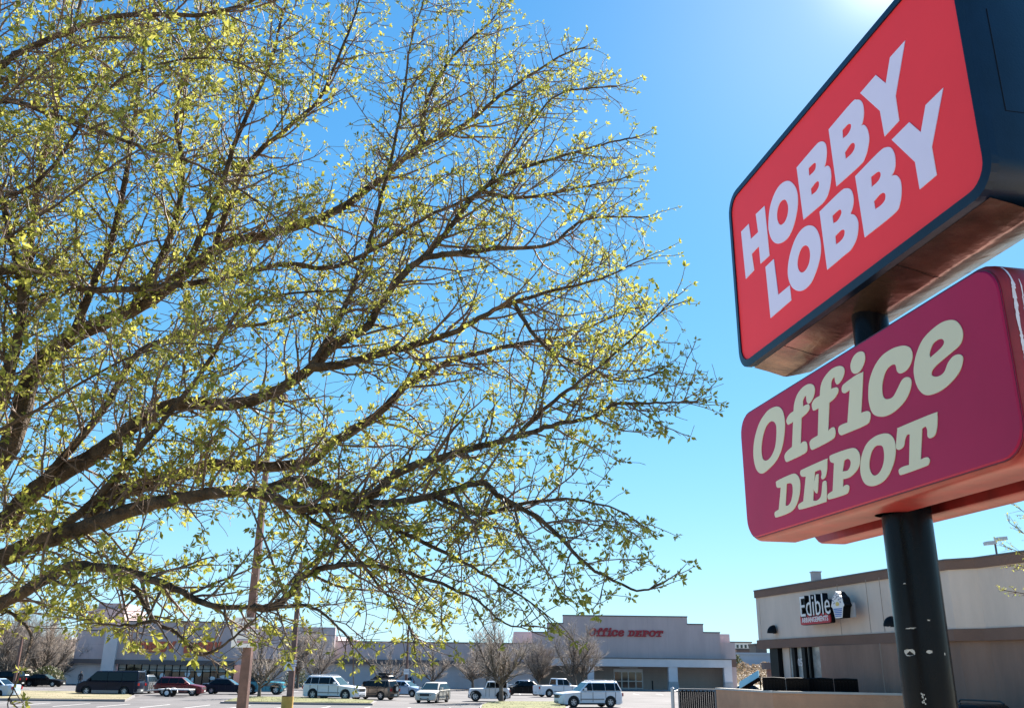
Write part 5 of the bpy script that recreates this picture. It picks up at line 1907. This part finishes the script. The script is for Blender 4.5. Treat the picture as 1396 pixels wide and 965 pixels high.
# each limb: photo course, forward distance at start and end, radius at start and end in photo pixels
LIMB = [
    ([(-300, 800), (-150, 730), (0, 629), (44, 512), (97, 460), (195, 415), (261, 365), (305, 335), (370, 318), (450, 292), (515, 248), (567, 204), (633, 170), (694, 122), (763, 78), (798, 65)], 6.0, 7.4, 25, 2),
    ([(-300, 860), (-120, 790), (0, 716), (29, 687), (63, 658), (122, 624), (170, 590), (214, 560), (253, 550), (316, 551), (370, 536), (424, 502), (453, 473), (500, 446), (515, 420), (546, 378), (580, 348), (611, 313), (650, 265), (700, 235), (760, 215), (830, 195), (865, 188)], 6.0, 6.3, 22, 2),
    ([(-300, 880), (-120, 820), (0, 762), (49, 741), (112, 721), (161, 702), (209, 687), (273, 675), (316, 670), (360, 673), (399, 690), (448, 692), (500, 687), (538, 685), (596, 675), (655, 658), (684, 678), (742, 712), (801, 770), (869, 804), (905, 792)], 6.0, 5.0, 20, 2),
    ([(340, 671), (360, 671), (385, 660), (424, 656), (458, 673), (500, 677), (520, 665), (543, 643), (616, 619), (669, 605), (723, 590), (752, 580), (810, 568), (840, 551), (905, 549), (952, 547)], 5.65, 5.3, 10, 2),
    ([(120, 705), (161, 672), (209, 658), (258, 643), (287, 634), (341, 636), (419, 631), (453, 604), (477, 590), (520, 560), (560, 520), (620, 490), (700, 470), (780, 455), (850, 425), (872, 420)], 5.9, 6.8, 13, 2),
    ([(-300, 900), (-120, 870), (0, 823), (63, 789), (97, 772), (156, 775), (204, 789), (243, 804), (282, 823), (336, 828), (419, 826), (448, 843), (467, 860), (480, 878)], 6.0, 5.0, 16, 2),
    ([(345, 828), (375, 826), (400, 802), (414, 784), (480, 768), (560, 782), (640, 812), (690, 850), (715, 852)], 5.25, 5.0, 7, 1.6),
    ([(-260, 700), (-180, 420), (-70, 180), (0, 95), (26, 72), (87, 46), (139, 26), (196, 20), (278, 20), (348, 0), (420, -40), (480, -90)], 6.0, 5.0, 15, 3),
    ([(-70, 180), (0, 138), (78, 159), (122, 174), (187, 198), (261, 222), (305, 244), (350, 275), (385, 310)], 5.4, 5.2, 6.5, 1.6),
    ([(-200, 470), (-90, 400), (0, 370), (87, 374), (113, 394), (209, 392), (305, 379), (390, 360), (450, 365), (515, 337), (581, 296), (655, 261), (694, 209), (729, 161), (768, 126), (840, 118)], 5.9, 6.4, 9, 2),
    ([(290, 350), (330, 235), (392, 174), (435, 135), (470, 57), (490, 0), (505, -60)], 6.6, 6.9, 7, 2),
    ([(250, 372), (300, 262), (322, 191), (370, 83), (383, 26), (392, 0), (400, -70)], 6.5, 6.0, 7, 2),
    ([(555, 212), (572, 200), (585, 130), (624, 70), (672, 26), (688, -10)], 7.0, 7.2, 5, 1.8),
    ([(575, 352), (620, 345), (676, 339), (750, 333), (798, 300), (885, 296)], 6.2, 6.6, 6, 1.6),
    ([(424, 500), (470, 496), (547, 475), (616, 454), (660, 430), (700, 412), (760, 395), (820, 380), (884, 350)], 6.1, 5.7, 9, 1.6),
    ([(-190, 640), (-60, 560), (20, 480), (50, 260), (70, 170), (83, 105), (95, 60), (110, 0), (118, -80)], 6.2, 6.6, 12, 3),
    ([(180, 422), (230, 330), (250, 240), (240, 150), (262, 60), (285, -50)], 6.7, 7.2, 8, 2.4),
    ([(420, 505), (465, 430), (500, 340), (525, 250), (545, 160), (560, 60), (585, -20)], 6.1, 6.5, 6, 2),
    ([(150, 775), (184, 804), (210, 845), (238, 860), (257, 880), (277, 891), (313, 873), (350, 840), (380, 815)], 5.5, 4.9, 4.5, 1.5),
    ([(440, 692), (490, 700), (540, 722), (620, 760), (690, 800), (745, 838)], 5.4, 5.0, 5.5, 1.5),
    ([(390, 686), (430, 712), (470, 742), (510, 790), (545, 835), (565, 868)], 5.5, 5.1, 5, 1.5),
    ([(97, 460), (150, 330), (170, 250), (190, 120), (200, 40), (215, -60)], 6.4, 6.1, 8, 2.4),
    ([(50, 741), (120, 690), (200, 600), (280, 500), (330, 420), (400, 400), (480, 395)], 5.8, 5.3, 8, 2),
    ([(60, 655), (140, 560), (190, 480), (280, 450), (370, 440), (440, 420), (540, 430)], 6.0, 6.6, 8, 2),
    ([(0, 560), (30, 420), (10, 300), (-20, 180), (-10, 60), (10, -60)], 6.2, 5.6, 10, 3),
    ([(700, 600), (740, 560), (790, 520), (840, 480), (885, 440), (925, 402)], 5.5, 5.2, 4, 1.4),
    ([(596, 675), (650, 700), (700, 690), (760, 680), (830, 690), (870, 712)], 5.25, 5.4, 5, 1.4),
    ([(655, 260), (700, 270), (760, 262), (820, 250), (862, 240)], 6.3, 6.6, 4, 1.4),
    ([(700, 412), (740, 470), (800, 500), (850, 520), (905, 505)], 5.8, 5.5, 4, 1.4),
    ([(210, 845), (190, 850), (150, 852), (120, 842)], 5.2, 5.0, 3, 1.2),
    ([(0, 823), (40, 860), (30, 910), (10, 955)], 5.9, 4.6, 3.0, 1.2),
    ([(-350, 640), (-150, 430), (0, 330), (90, 270), (170, 215), (230, 190)], 5.6, 4.0, 7, 1.8),
    ([(-340, 800), (-100, 640), (30, 570), (150, 500), (230, 470), (300, 470)], 5.8, 4.2, 6, 1.8),
    ([(-320, 560), (-100, 260), (20, 120), (110, 60), (180, 50)], 5.6, 4.2, 7, 1.8),
    ([(-200, 470), (-40, 300), (60, 240), (140, 130), (210, 90), (300, 80), (380, 110)], 5.9, 5.0, 6, 1.8),
]
PXM = lambda Y: FPX / (Y * .96)          # photo pixels per metre at that distance


def catmull(P, seg):
    out = []
    n = len(P)
    for i in range(n - 1):
        p0, p1, p2, p3 = P[max(i - 1, 0)], P[i], P[i + 1], P[min(i + 2, n - 1)]
        for k in range(seg):
            t = k / seg
            out.append(0.5 * ((2 * p1) + (p2 - p0) * t + (2 * p0 - 5 * p1 + 4 * p2 - p3) * t * t + (3 * p1 - p0 - 3 * p2 + p3) * t ** 3))
    out.append(P[-1].copy())
    return out


leafcount = 0
from mathutils import noise as mnoise


def clump(p):
    """leafing out is patchy: some sprays are ahead of others"""
    return max(.12, min(1.9, .9 + 2.6 * mnoise.noise(p * 3.1)))



def leaf_cluster(lv, p, d, size, n):
    """a tuft of small new leaves"""
    for _ in range(n):
        a = (d * .5 + rvec(.9)).normalized()
        s_ = size * (.55 + .8 * rnd())
        b = a.cross(rvec(1)).normalized() * s_ * .24
        nn = a.cross(b).normalized() * s_ * .12
        q = p + a * s_ * .15
        lv.add([q, q + a * s_ * .5 + b + nn, q + a * s_, q + a * s_ * .5 - b + nn], [(0, 1, 2), (0, 2, 3)])


def twig_ok(p, m=0.0):
    if p.y < 1.5:
        return False
    x, y = project(p)
    return inside(x - m, y - m * .4) or x < -420 or y < -130


def leafy(limb_pts, limb_r, lm, tw, lv, dens):
    """side branches, twigs and leaf tufts along one limb"""
    n = len(limb_pts)
    acc = 0.0
    for i in range(1, n):
        seg = limb_pts[i] - limb_pts[i - 1]
        acc += seg.length
        frac = i / n
        px, py = project(limb_pts[i])
        if px < -330 or py < -125:
            continue
        gap = .066 if limb_r[i] < .05 else .08
        while acc > gap:
            acc -= gap * (.7 + .6 * rnd())
            d = seg.normalized()
            side = d.cross(rvec(1)).normalized()
            bd_ = (d * (.25 + .7 * rnd()) + side * (.8 + .5 * rnd()) + Vector((.08, 0, .10))).normalized()
            L0 = (.30 + .65 * rnd()) * (1.0 if limb_r[i] > .012 else .6)
            trop = Vector((.02, 0, .035 if py < 560 else -.01))
            bp, e = shoot(limb_pts[i], bd_, L0, .06, .20, trop)
            cut = len(bp)
            mg = (rnd() - .55) * 75
            for k in range(1, len(bp)):
                if not twig_ok(bp[k], mg):
                    cut = k
                    break
            bp = bp[:cut]
            if len(bp) < 3:
                continue
            br = min(limb_r[i] * .55, .0075 + .006 * rnd())
            rr_ = taper(br, .0024, len(bp))
            tw.tube(bp, rr_, 4, False)
            for k in range(1, len(bp)):
                for _ in range(1 + (rnd() < .5 * dens)):
                    dd = (bp[k] - bp[k - 1]).normalized()
                    td = (dd * .55 + dd.cross(rvec(1)).normalized() * 1.0 + Vector((.03, 0, .10))).normalized()
                    tl = .04 + .20 * rnd() ** 1.8
                    tp, e2 = shoot(bp[k], td, tl, .04, .24, Vector((0, 0, .03)))
                    if not twig_ok(tp[-1], mg + 12):
                        continue
                    tw.tube(tp, taper(min(rr_[k] * .7, .0036), .0017, len(tp)), 3, False)
                    px_, py_ = project(tp[-1])
                    big = 1.2 if px_ < 330 else 1.0
                    if rnd() < (.60 if px_ < 380 else .64 if px_ < 770 or py_ < 420 else .95) * clump(tp[-1]):
                        leaf_cluster(lv, tp[-1], e2, .033 * big * (.5 + .8 * rnd()), 5 + int(rnd() * 6))
                    for q in tp[1:-1]:
                        if rnd() < .15 * clump(q):
                            leaf_cluster(lv, q, td, .024 * big, 3 + int(rnd() * 4))
            leaf_cluster(lv, bp[-1], e, .030, 6)
    # the limb itself ends in a spray of shoots
    for _ in range(5):
        d = ((limb_pts[-1] - limb_pts[-3]).normalized() + rvec(.6)).normalized()
        bp, e = shoot(limb_pts[-1 - int(rnd() * 5)], d, .12 + .16 * rnd(), .05, .2)
        tw.tube(bp, taper(.004, .002, len(bp)), 3, False)
        for q in bp[1:]:
            if rnd() < .6:
                leaf_cluster(lv, q, e, .026, 3)
        leaf_cluster(lv, bp[-1], e, .032, 7)
    return


trunk = MB()
tpts = [Vector((0, 0, 0)), Vector((.05, .0, .5)), Vector((.10, 0, 1.1)), Vector((.02, .0, 1.75)), Vector((-.1, .0, 2.6)), Vector((-.15, -.05, 3.6))]
trunk.tube(catmull(tpts, 4), [(.36, .31, .285, .275, .265, .26, .255, .25, .245, .24, .235, .225, .21, .19, .17, .16, .15, .14, .13, .12, .11)[i] for i in range(21)], 14)
for k in range(6):
    a = k * 1.05
    trunk.tube([Vector((.5 * math.cos(a), .5 * math.sin(a), -.08)), Vector((.25 * math.cos(a), .25 * math.sin(a), .08)), Vector((.08 * math.cos(a), .08 * math.sin(a), .45))], [.05, .10, .14], 8)
trunk.build('trunk', M['bark'], tree)
for li, (pts, Y0, Y1, r0, r1) in enumerate(LIMB):
    n = len(pts)
    P3 = []
    ln = [0.0]
    for a, b in zip(pts, pts[1:]):
        ln.append(ln[-1] + math.hypot(b[0] - a[0], b[1] - a[1]))
    rad = []
    for i, (x, y) in enumerate(pts):
        t = ln[i] / ln[-1]
        Y = Y0 + (Y1 - Y0) * t
        P3.append(at_y(x, y, Y))
        rad.append((.80 * r0 * (1.0 if li < 6 else .85) * (1 - t) ** 1.1 + r1 * .6) / PXM(Y))
    if pts[0][0] <= -250:           # rooted in the trunk
        root = TB + Vector((.0, 0, 1.25 + .12 * (li % 4) + (1.2 if li == 7 else 0)))
        P3.insert(0, root)
        rad.insert(0, rad[0] * 1.15)
    C3 = catmull(P3, 6)
    RR = [np.interp(i / 6, range(len(rad)), rad) for i in range(len(C3))]
    # small crookedness
    C3 = [q + rvec(.005) for q in C3]
    loc = [q - TB for q in C3]
    mb = MB()
    mb.tube(loc, RR, 9 if r0 > 8 else 6)
    lo = mb.build('limb', M['bark'], tree)
    tw, lv = MB(), MB()
    leafy(C3, RR, lo, tw, lv, 1.0)
    for q in (tw, lv):
        q.v = [(v[0] - TB.x, v[1] - TB.y, v[2] - TB.z) for v in q.v]
    if tw.v:
        tw.build('twigs', M['twig'], lo)
    if lv.v:
        lv.build('leaves', M['leaf'], lo)
    leafcount += len(lv.f) // 2
print('LEAVES', leafcount)

# young tree just past the right edge, one spray of it reaches into view
random.seed(77)
YB = Vector((14.0, 20.0, 0.0))
yt = thing('budding_tree', 'thin budding twigs reaching in from a young tree past the right edge', 'tree', YB)
trk = MB()
pt_, d_ = shoot(Vector((0, 0, 0)), Vector((0, 0, 1)), 3.4, .4, .03)
trk.tube(pt_, taper(.10, .05, len(pt_)), 9)
trk.build('trunk', M['bark'], yt)
targets = [((1376, 712), 19.6), ((1372, 745), 20.2), ((1380, 770), 19.9), ((1362, 803), 19.4), ((1385, 690), 20.3), ((1440, 640), 20.5), ((1500, 600), 19.0), ((1600, 560), 21.0), ((1650, 600), 20.0), ((1560, 700), 18.5)]
for (tx, ty), Y in targets:
    e = at_y(tx, ty, Y) - YB
    s = pt_[-1 - int(rnd() * 4)]
    mid = s.lerp(e, .5) + Vector((0, 0, .25)) + rvec(.12)
    C3 = catmull([s, mid, e], 8)
    RR = taper(.026, .006, len(C3))
    mb = MB()
    mb.tube(C3, RR, 6)
    lo = mb.build('limb', M['bark'], yt)
    tw, lv = MB(), MB()
    for i in range(6, len(C3)):
        for _ in range(3):
            dd = ((C3[i] - C3[i - 1]).normalized() + rvec(.8)).normalized()
            tp, e2 = shoot(C3[i], dd, .12 + .25 * rnd(), .08, .15)
            if project(tp[-1] + YB)[0] < 1352:
                continue
            tw.tube(tp, taper(.006, .0035, len(tp)), 3, False)
            for q in tp[1:]:
                if rnd() < .5:
                    leaf_cluster(lv, q, e2, .05, 3)
    tw.build('twigs', M['twig'], lo)
    lv.build('leaves', M['leaf'], lo)
